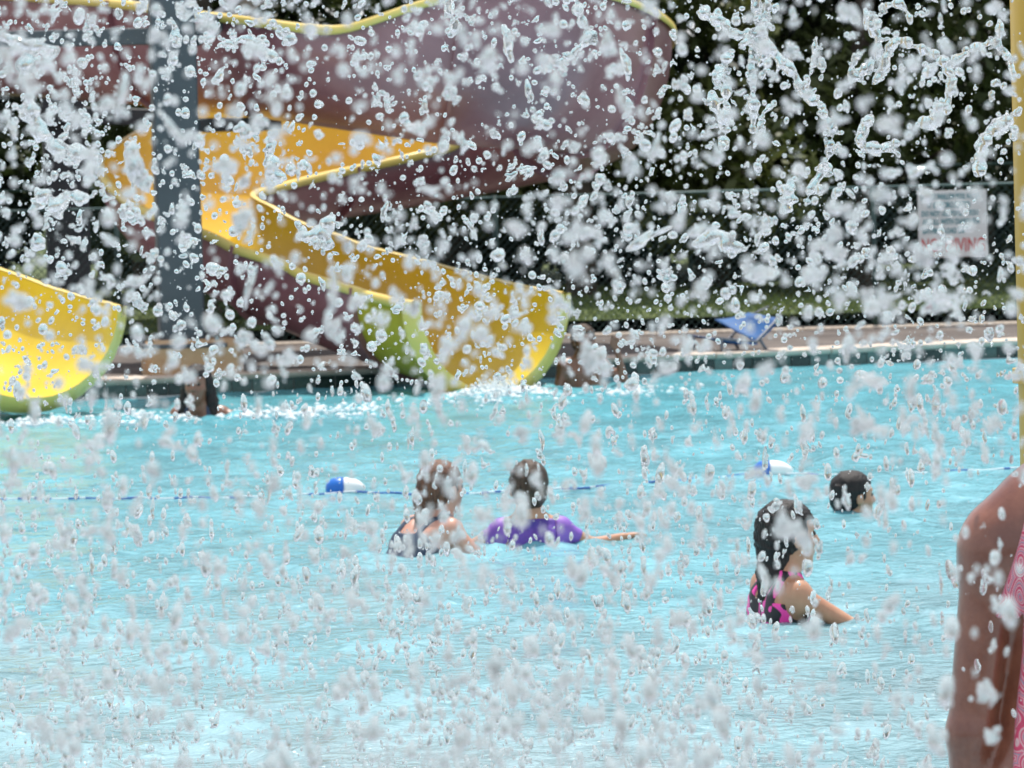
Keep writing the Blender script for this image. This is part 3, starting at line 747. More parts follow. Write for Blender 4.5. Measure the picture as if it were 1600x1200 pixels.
# pink paisley: nested swirls in red, pink, grey blue and white
m = M['paisley'] = mat('pink_paisley_swimsuit', rough=.55)
vec = coords(m, scale=(1, 1, .75))
nz = N(m, 'ShaderNodeTexNoise'); nz.inputs['Scale'].default_value = 9; nz.inputs['Detail'].default_value = 1; L(m, vec, nz.inputs['Vector'])
va = N(m, 'ShaderNodeVectorMath', operation='MULTIPLY_ADD'); va.inputs[1].default_value = (.09, .09, .09); L(m, nz.outputs['Color'], va.inputs[0]); L(m, vec, va.inputs[2])
vo = N(m, 'ShaderNodeTexVoronoi'); vo.inputs['Scale'].default_value = 24; L(m, va.outputs[0], vo.inputs['Vector'])
mu = N(m, 'ShaderNodeMath', operation='MULTIPLY'); mu.inputs[1].default_value = 4.2; L(m, vo.outputs['Distance'], mu.inputs[0])
fr = N(m, 'ShaderNodeMath', operation='FRACT'); L(m, mu.outputs[0], fr.inputs[0])
cr = N(m, 'ShaderNodeValToRGB'); cr.color_ramp.interpolation = 'EASE'; e = cr.color_ramp.elements
e[0].color = (.62, .06, .14, 1); e[1].position = 1; e[1].color = (.70, .14, .22, 1)
for p_, c_ in ((.2, (.55, .05, .12)), (.3, (.68, .38, .40)), (.42, (.66, .10, .18)), (.55, (.24, .26, .34)), (.64, (.62, .30, .34)), (.78, (.60, .07, .15)), (.9, (.66, .46, .46))):
    q = e.new(p_); q.color = (*c_, 1)
L(m, fr.outputs[0], cr.inputs['Fac']); L(m, cr.outputs[0], m.node_tree.nodes['Principled BSDF'].inputs['Base Color'])

def rotz(a): c, s = math.cos(a), math.sin(a); return np.array([[c, -s, 0], [s, c, 0], [0, 0, 1]])
def rotx(a): c, s = math.cos(a), math.sin(a); return np.array([[1, 0, 0], [0, c, -s], [0, s, c]])
def roty(a): c, s = math.cos(a), math.sin(a); return np.array([[c, 0, s], [0, 1, 0], [-s, 0, c]])

def head_prims(S, T, hs):
    """T maps head coordinates (x right, y forward, z up, centre between the ears) to the body's"""
    Rm, o = T
    def P(x, y, z): return Rm @ (np.array([x, y, z]) * hs) + o
    def E(c, r, k=.012): S.ell(P(*c), np.array(r) * hs, Rm, k * hs)
    E((0, -.014, .030), (.074, .094, .083)); E((0, .020, -.040), (.056, .066, .076), .03)
    E((0, .058, -.088), (.024, .022, .020), .02)                         # chin
    E((-.036, .046, -.022), (.024, .030, .024), .02); E((.036, .046, -.022), (.024, .030, .024), .02)   # cheeks
    E((0, .072, .030), (.050, .016, .010), .012)                         # brow
    S.cap(P(0, .080, .018), P(0, .101, -.020), .008 * hs, .0125 * hs, .008 * hs)   # nose
    E((-.012, .090, -.024), (.008, .010, .007), .006); E((.012, .090, -.024), (.008, .010, .007), .006)
    E((0, .080, -.050), (.024, .012, .006), .006); E((0, .078, -.060), (.020, .012, .007), .006)         # lips
    S.cut(P(-.031, .092, .008), np.array([.014, .012, .009]) * hs, .006 * hs); S.cut(P(.031, .092, .008), np.array([.014, .012, .009]) * hs, .006 * hs)
    for sx in (-1, 1): E((sx * .077, -.004, -.008), (.010, .020, .031), .006); E((sx * .072, .004, -.018), (.010, .012, .018), .008)

def hand_prims(S, w, d, up, r, side=1):
    """palm and five bent fingers starting at wrist w, pointing along d, back of the hand towards up"""
    w, d, up = np.array(w, float), np.array(d, float), np.array(up, float); d /= np.linalg.norm(d)
    up = up - d * (up @ d); up /= np.linalg.norm(up); x = np.cross(d, up) * side
    for o in (-.028, -.009, .010, .028): S.cap(w + x * o * .5 * r, w + d * .075 * r + x * o * r, .016 * r, .0125 * r, .01 * r)
    for o, l in ((-.030, .062), (-.010, .074), (.011, .068), (.030, .052)):
        a = w + d * .075 * r + x * o * r; b = a + (d * .55 - up * .12 + x * o * 1.2) * l * r; c = b + (d * .42 - up * .22) * l * r
        S.cap(a, b, .0095 * r, .0085 * r, .004 * r); S.cap(b, c, .0085 * r, .0068 * r, .003 * r)
    a = w + d * .02 * r - x * .024 * r; b = a + (d * .030 - x * .022) * r; c = b + (d * .028 - x * .006 - up * .006) * r
    S.cap(a, b, .0125 * r, .0105 * r, .01 * r); S.cap(b, c, .0105 * r, .0085 * r, .004 * r)

def person(label, hpos, yaw, hs, bs, lean, arms, skinm, hair, hairm_, suit, h=.008, head_tilt=(0, 0), neck=.135, slope=.0):
    """lean: (forward, sideways) of the torso in radians; arms: for left and right (elbow, wrist) offsets from the shoulder / elbow in body axes"""
    root = empty('person', hpos, yaw); tag(root, label, 'person', 'people in the pool')
    S = Solid(); Hm = rotz(head_tilt[1]) @ rotx(head_tilt[0])
    head_prims(S, (Hm, np.zeros(3)), hs)
    nb = np.array([0, -.030 * hs, -neck * hs])                   # neck base
    S.cap((0, -.022 * hs, -.06 * hs), nb, .050 * hs, .054 * hs, .03)
    B = roty(lean[1]) @ rotx(-lean[0])
    def T(x, y, z): return nb + B @ (np.array([x, y, z]) * bs)
    kk = .045 * bs
    S.cap(T(-.03, 0, .01), T(-.150, 0, -.045 - slope), .046 * bs, .046 * bs, kk); S.cap(T(.03, 0, .01), T(.150, 0, -.045 - slope), .046 * bs, .046 * bs, kk)
    for sx in (-1, 1):
        S.cap(T(sx * .078, .012, -.11), T(sx * .060, .016, -.36), .088 * bs, .070 * bs, kk)
        S.cap(T(sx * .060, .01, -.36), T(sx * .075, -.005, -.50), .075 * bs, .092 * bs, kk)
        S.ell(T(sx * .07, -.06, -.15), np.array([.06, .03, .09]) * bs, B, kk)     # shoulder blades
        S.cap(T(sx * .085, 0, -.52), T(sx * .095, .10, -.92), .080 * bs, .052 * bs, kk)
        S.cap(T(sx * .095, .10, -.92), T(sx * .095, -.02, -1.32), .050 * bs, .032 * bs, .02)
        S.cap(T(sx * .095, -.02, -1.33), T(sx * .10, .13, -1.37), .030 * bs, .022 * bs, .02)
    shoulders = {-1: T(-.168, 0, -.058 - slope * 1.2), 1: T(.168, 0, -.058 - slope * 1.2)}; J = {}
    for sx, (e_, w_) in zip((-1, 1), arms):
        a = shoulders[sx]; e2 = a + np.array(e_) * bs; w2 = e2 + np.array(w_) * bs
        S.ell(a + np.array([0, 0, -.012]) * bs, np.array([.050, .052, .068]) * bs, None, .05 * bs)
        S.cap(a, e2, .045 * bs, .036 * bs, .02 * bs); S.cap(e2, w2, .037 * bs, .024 * bs, .015 * bs)
        hand_prims(S, w2, w2 - e2, (0, 0, 1) if abs((w2 - e2)[2]) < .12 * bs else (0, -1, 0), bs * .95, sx)
        J[sx] = (a, e2, w2)
    G, lo, ax = S.grid(h)
    body = link(bpy.data.objects.new('body', grid_mesh('body', G, lo, h, skinm)), root)
    # swimwear grown just outside the body
    X, Y, Z = ax[0][:, None, None], ax[1][None, :, None], ax[2][None, None, :]
    inv = np.linalg.inv(B) / bs
    bx = inv[0, 0] * (X - nb[0]) + inv[0, 1] * (Y - nb[1]) + inv[0, 2] * (Z - nb[2])
    by = inv[1, 0] * (X - nb[0]) + inv[1, 1] * (Y - nb[1]) + inv[1, 2] * (Z - nb[2])
    bz = inv[2, 0] * (X - nb[0]) + inv[2, 1] * (Y - nb[1]) + inv[2, 2] * (Z - nb[2])
    for (nm, mt, fn_) in suit:
        reg = fn_(bx, by, bz, X, Y, Z, J) * bs
        G2 = np.maximum(G - .005, reg).astype(np.float32)
        link(bpy.data.objects.new(nm, grid_mesh(nm, np.minimum(G2, .06), lo, h, mt)), root)
    # hair
    Hs = Solid()
    def P(x, y, z): return Hm @ (np.array([x, y, z]) * hs)
    hair(Hs, P, hs, Hm)
    Gh, lo2, ax2 = Hs.grid(h * .8)
    X, Y, Z = ax2[0][:, None, None], ax2[1][None, :, None], ax2[2][None, None, :]
    Gh = Gh + .0046 * np.sin(X * 420 + 3 * np.sin(Z * 40)) * np.sin(Y * 380 + 2 * np.sin(Z * 31)) + .0015 * np.sin(Z * 160 + X * 90)
    iH = Hm.T
    fy = iH[1, 0] * X + iH[1, 1] * Y + iH[1, 2] * Z; fz = iH[2, 0] * X + iH[2, 1] * Y + iH[2, 2] * Z
    face = np.minimum(fy - .035 * hs - .0 * X, .055 * hs - fz)       # keep hair off the face
    Gh = np.maximum(Gh, face)
    link(bpy.data.objects.new('hair', grid_mesh('hair', np.minimum(Gh, .06).astype(np.float32), lo2, h * .8, hairm_)), root)
    g = MB()
    for sx in (-1, 1):
        v, f = ico(1); v = v * .010 * hs
        g = MB(); g.add([tuple(Hm @ (np.array([sx * .031, .0735, .008]) * hs + q)) for q in v], f); g.build('eye', M['eye'], root, True)
    return root, J

def ico(sub):
    import bmesh
    bm = bmesh.new(); bmesh.ops.create_icosphere(bm, subdivisions=sub + 1, radius=1)
    v = np.array([tuple(q.co) for q in bm.verts]); f = np.array([[w.index for w in q.verts] for q in bm.faces]); bm.free()
    return v, f

def skull(Hs, P, hs, Hm, grow=.010):
    Hs.ell(P(0, -.018, .034), np.array([.074 + grow, .094 + grow, .082 + grow]) * hs, Hm, .02 * hs)
    Hs.ell(P(0, -.050, -.02), np.array([.062 + grow, .055 + grow, .07]) * hs, Hm, .03 * hs)
def hair_short(Hs, P, hs, Hm): skull(Hs, P, hs, Hm)
def hair_pony(Hs, P, hs, Hm):
    skull(Hs, P, hs, Hm); q = [P(0, -.09, .0), P(-.01, -.115, -.05), P(-.015, -.11, -.12), P(-.02, -.09, -.20)]
    for i in range(3): Hs.cap(q[i], q[i + 1], (.034 - .006 * i) * hs, (.030 - .007 * i) * hs, .02 * hs)
def hair_long(Hs, P, hs, Hm):
    skull(Hs, P, hs, Hm, .013)
    for sx in (-1, 1):
        Hs.cap(P(sx * .07, -.02, .0), P(sx * .085, -.02, -.10), .034 * hs, .036 * hs, .03 * hs); Hs.cap(P(sx * .085, -.02, -.10), P(sx * .105, .0, -.185), .036 * hs, .026 * hs, .02 * hs)
    Hs.cap(P(0, -.07, -.02), P(0, -.085, -.15), .055 * hs, .05 * hs, .03 * hs)
def hair_wet(Hs, P, hs, Hm):
    skull(Hs, P, hs, Hm, .012)
    Hs.cap(P(0, -.06, -.02), P(.0, -.075, -.12), .052 * hs, .046 * hs, .03 * hs); Hs.cap(P(0, -.075, -.12), P(-.02, -.085, -.27), .044 * hs, .030 * hs, .02 * hs)
    Hs.cap(P(.03, -.05, -.08), P(.06, -.07, -.22), .026 * hs, .015 * hs, .02 * hs); Hs.cap(P(-.04, -.06, -.08), P(-.075, -.08, -.24), .026 * hs, .012 * hs, .02 * hs)

def tank(zt, neck=.055, strapw=.022, strapx=.085):
    """one piece with shoulder straps, scooped at the back and front"""
    def fn(bx, by, bz, X, Y, Z, J):
        trunk = np.maximum(bz - zt, -(bz + .60)); side = np.abs(bx) - .165
        strap = np.maximum(np.maximum(np.abs(np.abs(bx) - strapx) - strapw, bz - .03), -(bz + .30))
        return np.maximum(np.minimum(trunk, strap), side)
    return fn
def shirt(bx, by, bz, X, Y, Z, J): return np.maximum(np.maximum(bz + .0 - .004, np.abs(bx) - .13), -(bz + .60))
def sleeve(sx):
    def fn(bx, by, bz, X, Y, Z, J):
        a, e, w = J[sx]; d = (e - a); l = np.linalg.norm(d); d = d / l
        t = (X - a[0]) * d[0] + (Y - a[1]) * d[1] + (Z - a[2]) * d[2]
        rr = np.sqrt(np.maximum((X - a[0] - t * d[0]) ** 2 + (Y - a[1] - t * d[1]) ** 2 + (Z - a[2] - t * d[2]) ** 2, 0)) - .075
        return np.maximum(np.maximum(t - l * .55, rr), .128 - sx * bx)
    return fn

# children and bathers
D1 = 18.0; c = at(692, 764, D1); churn.append((c.x - .05, c.y - .1, .02, .45))
person('girl with wet auburn ponytail and dark strappy swimsuit leaning forward in the water', c, R(-52), .93, .80, (R(48), R(0)),
       [((-.10, .16, -.20), (-.02, .20, -.06)), ((.12, .14, -.20), (.02, .22, -.04))], M['skin_fair'], hair_pony, M['hair_auburn'], [('swimsuit', M['navy'], tank(-.17))], h=.0075)
D2 = 18.2; c = at(826, 763, D2); churn.append((c.x, c.y - .1, .02, .45))
person('child in purple short sleeved top seen from behind, arms spread on the water', c, R(6), .93, .76, (R(6), 0),
       [((-.15, .0, -.075), (-.15, .06, -.02)), ((.16, .02, -.085), (.18, .08, .028))], M['skin_tan'], hair_short, M['hair_brown'], [('shirt', M['purple'], shirt), ('sleeve', M['violet'], sleeve(-1)), ('sleeve', M['violet'], sleeve(1))], h=.0075)
D3 = 14.95; c = at(1234, 838, D3); churn.append((c.x, c.y - .1, .02, .45))
r3, J3 = person('girl with long wet black hair in black and pink patterned swimsuit, one arm bent out', c, R(-68), .97, .80, (R(8), R(3)),
       [((-.06, .02, -.30), (.0, .12, -.20)), ((.10, .20, -.14), (.04, .07, -.19))], M['skin_tan'], hair_wet, M['hair_black'],
       [('swimsuit', M['pinkblack'], tank(-.10, strapw=.03)), ('side_panel', M['blue_panel'], lambda bx, by, bz, X, Y, Z, J: np.maximum(np.maximum(.125 - bx, bz + .20), -(bz + .5)) + .0)], h=.007)
D4 = 19.5; c = at(1335, 776, D4); churn.append((c.x, c.y, .012, .3))
person('bather up to the chin in the water, only a short dark haired head showing', c, R(-72), .92, .85, (R(10), 0),
       [((-.14, .10, -.20), (-.04, .2, -.02)), ((.14, .10, -.20), (.04, .2, -.02))], M['skin_tan'], hair_short, M['hair_black'], [('swimsuit', M['navy'], tank(-.12))], h=.010)
D5 = 28.6; c = at(308, 602, D5); churn.append((c.x, c.y, .03, .6))
person('dark skinned swimmer with long black hair in the water below the grey tower post', c, R(168), 1.05, .9, (R(14), 0),
       [((-.24, .06, -.03), (-.24, .06, .0)), ((.16, .10, -.22), (.06, .18, -.03))], M['skin_brown'], hair_long, M['hair_black'], [('swimsuit', M['navy'], tank(-.12))], h=.011)
D6 = 31.0; c = at(912, 533, D6); churn.append((c.x, c.y, .03, .5))
person('bare chested swimmer beside the slide mouth raising a hand to the head', c, R(196), .95, .84, (R(4), 0),
       [((-.15, .08, -.11), (.055, .02, .24)), ((.09, .04, -.28), (.0, .10, -.20))], M['skin_brown'], hair_short, M['hair_brown'],
       [('shorts', M['navy'], lambda bx, by, bz, X, Y, Z, J: np.maximum(bz + .42, -(bz + .80)))], h=.010)

# woman in the foreground
DW = 7.1; shp = at(1555, 868, DW)
WY = R(4); off = rotz(WY) @ (np.array([-.168, 0, -.058 - .075 * 1.2]) * 1.0 + np.array([0, -.03, -.15]))
hc = Vector(tuple(np.array(shp) - off))
def wsuit(bx, by, bz, X, Y, Z, J):
    trunk = np.maximum(np.maximum(bz + .105 + 1.2 * np.abs(by) * 0 + .9 * np.maximum(np.abs(bx) - .10, 0), -(bz + .62)), np.abs(bx) - .122 - .10 * np.clip(-bz - .3, 0, .3))
    s1 = np.abs(np.abs(bx) - (.085 + .25 * np.clip(-bz, 0, .3))) - .021
    strap = np.maximum(np.maximum(s1, bz - .06), -(bz + .25))
    return np.minimum(trunk, strap)
root, JW = person('woman standing in the foreground in a pink paisley swimsuit, arm hanging down', hc, WY, 1.0, 1.0, (R(0), R(2.5)),
       [((-.042, -.012, -.285), (.006, .045, -.245)), ((.03, -.01, -.285), (.0, .04, -.245))], M['skin_woman'], hair_pony, M['hair_brown'], [('swimsuit', M['paisley'], wsuit)], h=.0058, neck=.15, slope=.075)
c = hc; churn.append((c.x, c.y, .012, .5))

# ------------------------------------------------------------------ yellow post of the water feature
c = at(1578, 0, 9.6); rp = .13
g = MB(); g.tube([(c.x + rp, c.y, -.35), (c.x + rp, c.y, 1.2), (c.x + rp, c.y, 2.9)], rp, 40)
pr = empty('water_feature_post'); tag(pr, 'tall yellow round post of the play water feature at the foreground', 'post')
g.build('tube', M['pole_yellow'], pr, True)
g = MB(); g.tube([(c.x + rp, c.y, 1.02), (c.x + rp, c.y, 1.05)], rp + .012, 40); g.build('collar', M['pole_yellow'], pr)
g = MB(); g.tube([(c.x + rp, c.y, -.35), (c.x + rp, c.y, -.31)], .2, 24); g.build('base_flange', M['steel'], pr)

# ------------------------------------------------------------------ lane rope and floats
pts = [(-140, 781), (0, 779), (150, 779), (300, 778), (430, 776), (505, 771), (575, 769), (660, 772), (800, 768), (950, 759), (1100, 747), (1172, 742), (1245, 741), (1330, 742), (1430, 739), (1560, 733), (1720, 729)]
def on_water(px, py):
    d = F_ + CR * ((px - 800) / FPX) + CU * ((600 - py) / FPX); t = (CAMH - .005) / -d.z
    return Vector((0, 0, CAMH)) + d * t
W_ = catmull([tuple(on_water(*p)) for p in pts], 40)
seg = np.linalg.norm(np.diff(W_, axis=0), axis=1).cumsum(); seg = np.concatenate([[0], seg])
sam = np.arange(0, seg[-1], .03); RP = np.stack([np.interp(sam, seg, W_[:, i]) for i in range(3)], 1)
g = MB(); k = 0
while k + 1 < len(RP):
    blue = (k // 1) % 3 != 2; b_ = min(k + 1, len(RP) - 1)
    g.tube([tuple(p + np.array([0, 0, .003 * math.sin(k * .7)])) for p in RP[k:b_ + 1]], .0055, 6, m=0 if rnd.random() < .45 else 1, cap=False); k = b_
tag(g.build('lane_rope', [M['rope_blue'], M['rope_white']], None, True), 'thin blue and white float line stretched right across the pool', 'rope')
def pool_float(px, py, label, L0, L1, flip=1):
    c = on_water(px, py); t = empty('rope_float', c + Vector((0, 0, .015)), R(2)); tag(t, label, 'float', 'floats on the lane rope')
    def lathe(x0, x1, prof, name, m):
        n = 20; v = []; f = []
        for i, (a, r) in enumerate(prof):
            v += [((x0 + (x1 - x0) * a), r * math.cos(q * 2 * math.pi / n), r * math.sin(q * 2 * math.pi / n)) for q in range(n)]
        for i in range(len(prof) - 1): f += [(i * n + q, i * n + (q + 1) % n, (i + 1) * n + (q + 1) % n, (i + 1) * n + q) for q in range(n)]
        f += [tuple(range(n - 1, -1, -1)), tuple((len(prof) - 1) * n + q for q in range(n))]
        return mesh_obj(name, v, f, m, t, True)
    lathe(0, L1, [(0, .050), (.1, .052), (.35, .05), (.6, .042), (.8, .03), (.93, .018), (1, .006)], 'white_shell', M['float_white'])
    lathe(-L0, 0.0, [(0, .014), (.12, .034), (.4, .05), (.8, .054), (1, .053)], 'blue_collar', M['float_blue'])
    return t
pool_float(537, 768, 'white and blue float beside the girl with the auburn ponytail', .085, .10)
pool_float(1202, 741, 'white and blue float behind the girl with black hair', .075, .115)

build_water()

# ------------------------------------------------------------------ foam where slides and swimmers churn the water
M['foam'] = mat('foam', (.66, .73, .75), .35, Subsurface_Weight=.0)
v0, f0 = ico(0)
def foam(name, label, areas, seed):
    rs = np.random.RandomState(seed); V = []; Fc = []; n0 = 0
    for (px0, py0, D, sx, sy, hz, n) in areas:
        c = at(px0, py0, D)
        for _ in range(n):
            x = c.x + rs.normal() * sx; y = c.y + rs.normal() * sy
            e = math.exp(-((x - c.x) / sx) ** 2 * .5)
            z = abs(rs.normal()) * hz * e; r = rs.uniform(.003, .012) * (1.0 + .8 * (z < .04))
            V.append(v0 * np.array([r * 1.4, r, r]) + [x, y, z]); Fc.append(f0 + n0); n0 += len(v0)
    me = quads_mesh(name, np.concatenate(V), np.concatenate(Fc), M['foam'], True)
    tag(link(bpy.data.objects.new(name, me)), label, 'foam', kind='stuff')
foam('foam', 'white churned foam at the mouth of the spiral slide', [(775, 604, 30.35, .17, .2, .045, 1100), (735, 618, 30.0, .3, .5, .008, 160), (990, 622, 30.2, .2, .35, .008, 70)], 1)
foam('foam', 'white foam trail round the swimmer near the tower', [(450, 642, 28.6, .24, .35, .015, 260), (560, 632, 29.0, .2, .3, .01, 60), (250, 640, 28.5, .2, .3, .01, 80)], 2)
foam('foam', 'white foam below the low yellow slide mouth', [(80, 634, 28.3, .2, .2, .015, 160), (200, 622, 28.6, .15, .2, .02, 80)], 3)

# ------------------------------------------------------------------ flying water
m = M['water'] = bpy.data.materials.new('flying_water'); m.use_nodes = True; nt = m.node_tree; nt.nodes.clear()
gl = nt.nodes.new('ShaderNodeBsdfGlass'); gl.inputs['IOR'].default_value = 1.333; gl.inputs['Roughness'].default_value = 0.025
# torn water is full of air: part of the light scatters
df = nt.nodes.new('ShaderNodeBsdfDiffuse'); df.inputs['Color'].default_value = (.90, .90, .91, 1); tl = nt.nodes.new('ShaderNodeBsdfTranslucent'); tl.inputs['Color'].default_value = (.90, .90, .91, 1)
m1 = nt.nodes.new('ShaderNodeMixShader'); m1.inputs[0].default_value = .62; nt.links.new(df.outputs[0], m1.inputs[1]); nt.links.new(tl.outputs[0], m1.inputs[2])
wnz = nt.nodes.new('ShaderNodeTexNoise'); wnz.inputs['Scale'].default_value = 160; wtc = nt.nodes.new('ShaderNodeTexCoord'); nt.links.new(wtc.outputs['Object'], wnz.inputs['Vector'])
wmr = nt.nodes.new('ShaderNodeMapRange'); wmr.inputs['From Min'].default_value = .3; wmr.inputs['From Max'].default_value = .7; wmr.inputs['To Min'].default_value = .10; wmr.inputs['To Max'].default_value = .42; nt.links.new(wnz.outputs['Fac'], wmr.inputs['Value'])
m2 = nt.nodes.new('ShaderNodeMixShader'); nt.links.new(wmr.outputs[0], m2.inputs[0]); nt.links.new(gl.outputs[0], m2.inputs[1]); nt.links.new(m1.outputs[0], m2.inputs[2])
ou = nt.nodes.new('ShaderNodeOutputMaterial'); nt.links.new(m2.outputs[0], ou.inputs['Surface'])

def blob_mesh(name, prims, h, ripple=0, seed=0):
    S = Solid()
    for (a, b, ra, rb, k) in prims: S.cap(a, b, ra, rb, k)
    G, lo, ax = S.grid(h)
    if ripple:
        rs = np.random.RandomState(seed); X, Y, Z = ax[0][:, None, None], ax[1][None, :, None], ax[2][None, None, :]
        for _ in range(5):
            w = rs.normal(size=3); w *= rs.uniform(.8, 2.6) / np.linalg.norm(w) / (ripple * 6); G = G + ripple * np.sin(w[0] * X + w[1] * Y + w[2] * Z + rs.uniform(0, 6))
    return grid_mesh(name, np.minimum(G, .06).astype(np.float32), lo, h, M['water'])

# drops: irregular and slightly lopsided, in metres, about 10 mm across
rs = np.random.RandomState(21); drop_v = {}
for lod in (0, 1, 2):
    v, f = ico(max(lod, .0) if lod else 0); L_ = []
    for i in range(8):
        q = v.copy(); r = np.ones(len(v)); rs2 = np.random.RandomState(50 + i)
        for _ in range(4):
            w = rs2.normal(size=3); w *= rs2.uniform(1.0, 3.2) / np.linalg.norm(w); r += rs2.uniform(.03, .10) * np.sin(v @ w * 1.6 + rs2.uniform(0, 6))
        q *= r[:, None]; L_.append(q * .5)
    drop_v[lod] = (L_, f)
small_me = []; blob_me = []      # unit clumps: largest dimension about 1 dm here, scaled on placing
U = .1
for i in range(18):
    rs = np.random.RandomState(200 + i); pr = []; kind = i % 3
    n = rs.randint(5, 11); p = np.zeros(3)
    if kind == 0:      # compact knobbly
        for _ in range(n):
            q = rs.normal(size=3) * [.2, .2, .2]; r = rs.uniform(.10, .22); pr.append((q * U, (q + rs.normal(size=3) * .08) * U, r * U, r * .8 * U, .06 * U))
    elif kind == 1:    # drawn out, tail to one side
        q = np.array([rs.uniform(-.1, .1), 0, .42])
        for t in range(n):
            q2 = q + np.array([rs.uniform(-.12, .12), rs.uniform(-.1, .1), -rs.uniform(.08, .16)]); r = .05 + .17 * math.sin((t + 1) / (n + 1) * math.pi) * rs.uniform(.7, 1.1)
            pr.append((q * U, q2 * U, r * U, r * U, .05 * U)); q = q2
    else:              # branching
        for b_ in range(rs.randint(2, 4)):
            a_ = rs.uniform(0, 6.28); q = np.zeros(3)
            for t in range(4):
                q2 = q + np.array([math.cos(a_) * .13, rs.uniform(-.06, .06), math.sin(a_) * .13]); a_ += rs.uniform(-.6, .6); r = (.15 - .026 * t) * rs.uniform(.6, 1.25)
                pr.append((q * U, q2 * U, r * U, r * .8 * U, .05 * U)); q = q2
        pr.append(((0, 0, 0), (.05 * U, 0, .05 * U), .17 * U, .14 * U, .05 * U))
    blob_me.append(blob_mesh('water_blob', pr, .0042, .0015, 300 + i)); small_me.append(blob_mesh('clot', pr, .0115, .0010, 300 + i))
for me in blob_me + small_me:
    co = np.empty(len(me.vertices) * 3, np.float32); me.vertices.foreach_get('co', co); co = co.reshape(-1, 3)
    c0 = (co.max(0) + co.min(0)) / 2; co -= c0; s0 = max(co.max(0)[0] - co.min(0)[0], co.max(0)[2] - co.min(0)[2]); co /= s0     # unit size
    me.vertices.foreach_set('co', co.ravel()); me.update()

GROUP = 'large clots of water flying through the air'
REG = [(0, 0, 235, 160, 'the left run of the maroon slide'), (0, 160, 235, 420, 'the shade left of the tower post'), (0, 420, 215, 630, 'the low yellow slide'),
       (235, 0, 312, 545, 'the grey tower post'), (312, 0, 700, 175, 'the maroon slide left of its joint'), (700, 0, 1060, 225, 'the rounded end of the maroon slide'),
       (312, 175, 740, 300, 'the upper yellow bend'), (312, 300, 640, 600, 'the yellow chute'), (640, 400, 890, 610, 'the spiral slide mouth'), (640, 225, 1000, 400, 'the dark underside of the spiral slide'),
       (1060, 0, 1560, 270, 'the dark trees'), (1420, 270, 1560, 400, 'the pool rules sign'), (1560, 0, 1700, 720, 'the yellow post'), (1480, 720, 1700, 1300, 'the woman in the pink swimsuit'),
       (880, 200, 1600, 530, 'the green fence'), (880, 530, 1600, 600, 'the far pool edge'), (600, 720, 740, 880, 'the auburn haired girl'), (740, 720, 900, 860, 'the child in purple'),
       (1150, 780, 1330, 980, 'the black haired girl'), (0, 560, 1600, 700, 'the far water'), (0, 700, 1600, 820, 'the lane rope'), (0, 820, 540, 1300, 'the near water below the yellow slide'), (540, 820, 1060, 1300, 'the near water below the auburn haired girl'), (0, 820, 1700, 1300, 'the near water below the black haired girl')]
def blob_label(px, py, w, h, D, i):
    size = 'tiny' if max(w, h) < 20 else 'small' if max(w, h) < 30 else 'large' if max(w, h) < 50 else 'very large'
    shape = ('tall ' if h > 1.4 * w else 'wide ' if w > 1.3 * h else '') + ('knobbly', 'tailed', 'branching')[i % 3]
    where = next((t for x0, y0, x1, y1, t in REG if x0 <= px < x1 and y0 <= py < y1), 'the edge of the pool')
    lab = f"{size} {shape} clot of {'blurred' if D < 4.8 else 'crisp'} water before {where}"
    return lab if len(lab.split()) <= 16 else lab.replace('very large', 'huge').replace('the girl with the auburn ponytail', 'the auburn haired girl')
def put_blob(px, py, w, hgt, D, kind=None):
    i = rnd.randrange(18) if kind is None else rnd.choice([k for k in range(18) if k % 3 == kind])
    o = bpy.data.objects.new('water_blob', blob_me[i]); c = at(px, py, D); s = D / FPX
    o.location = c; r = rnd.uniform(-.5, .5); o.rotation_euler = (rnd.uniform(-.3, .3), r, rnd.uniform(0, 6.28) if i % 3 == 0 else rnd.choice((0, math.pi)))
    o.scale = (w * s * 1.05, (w + hgt) / 2 * s, hgt * s * 1.05)
    tag(o, blob_label(px, py, w, hgt, D, i), 'water drop', GROUP); link(o); return o

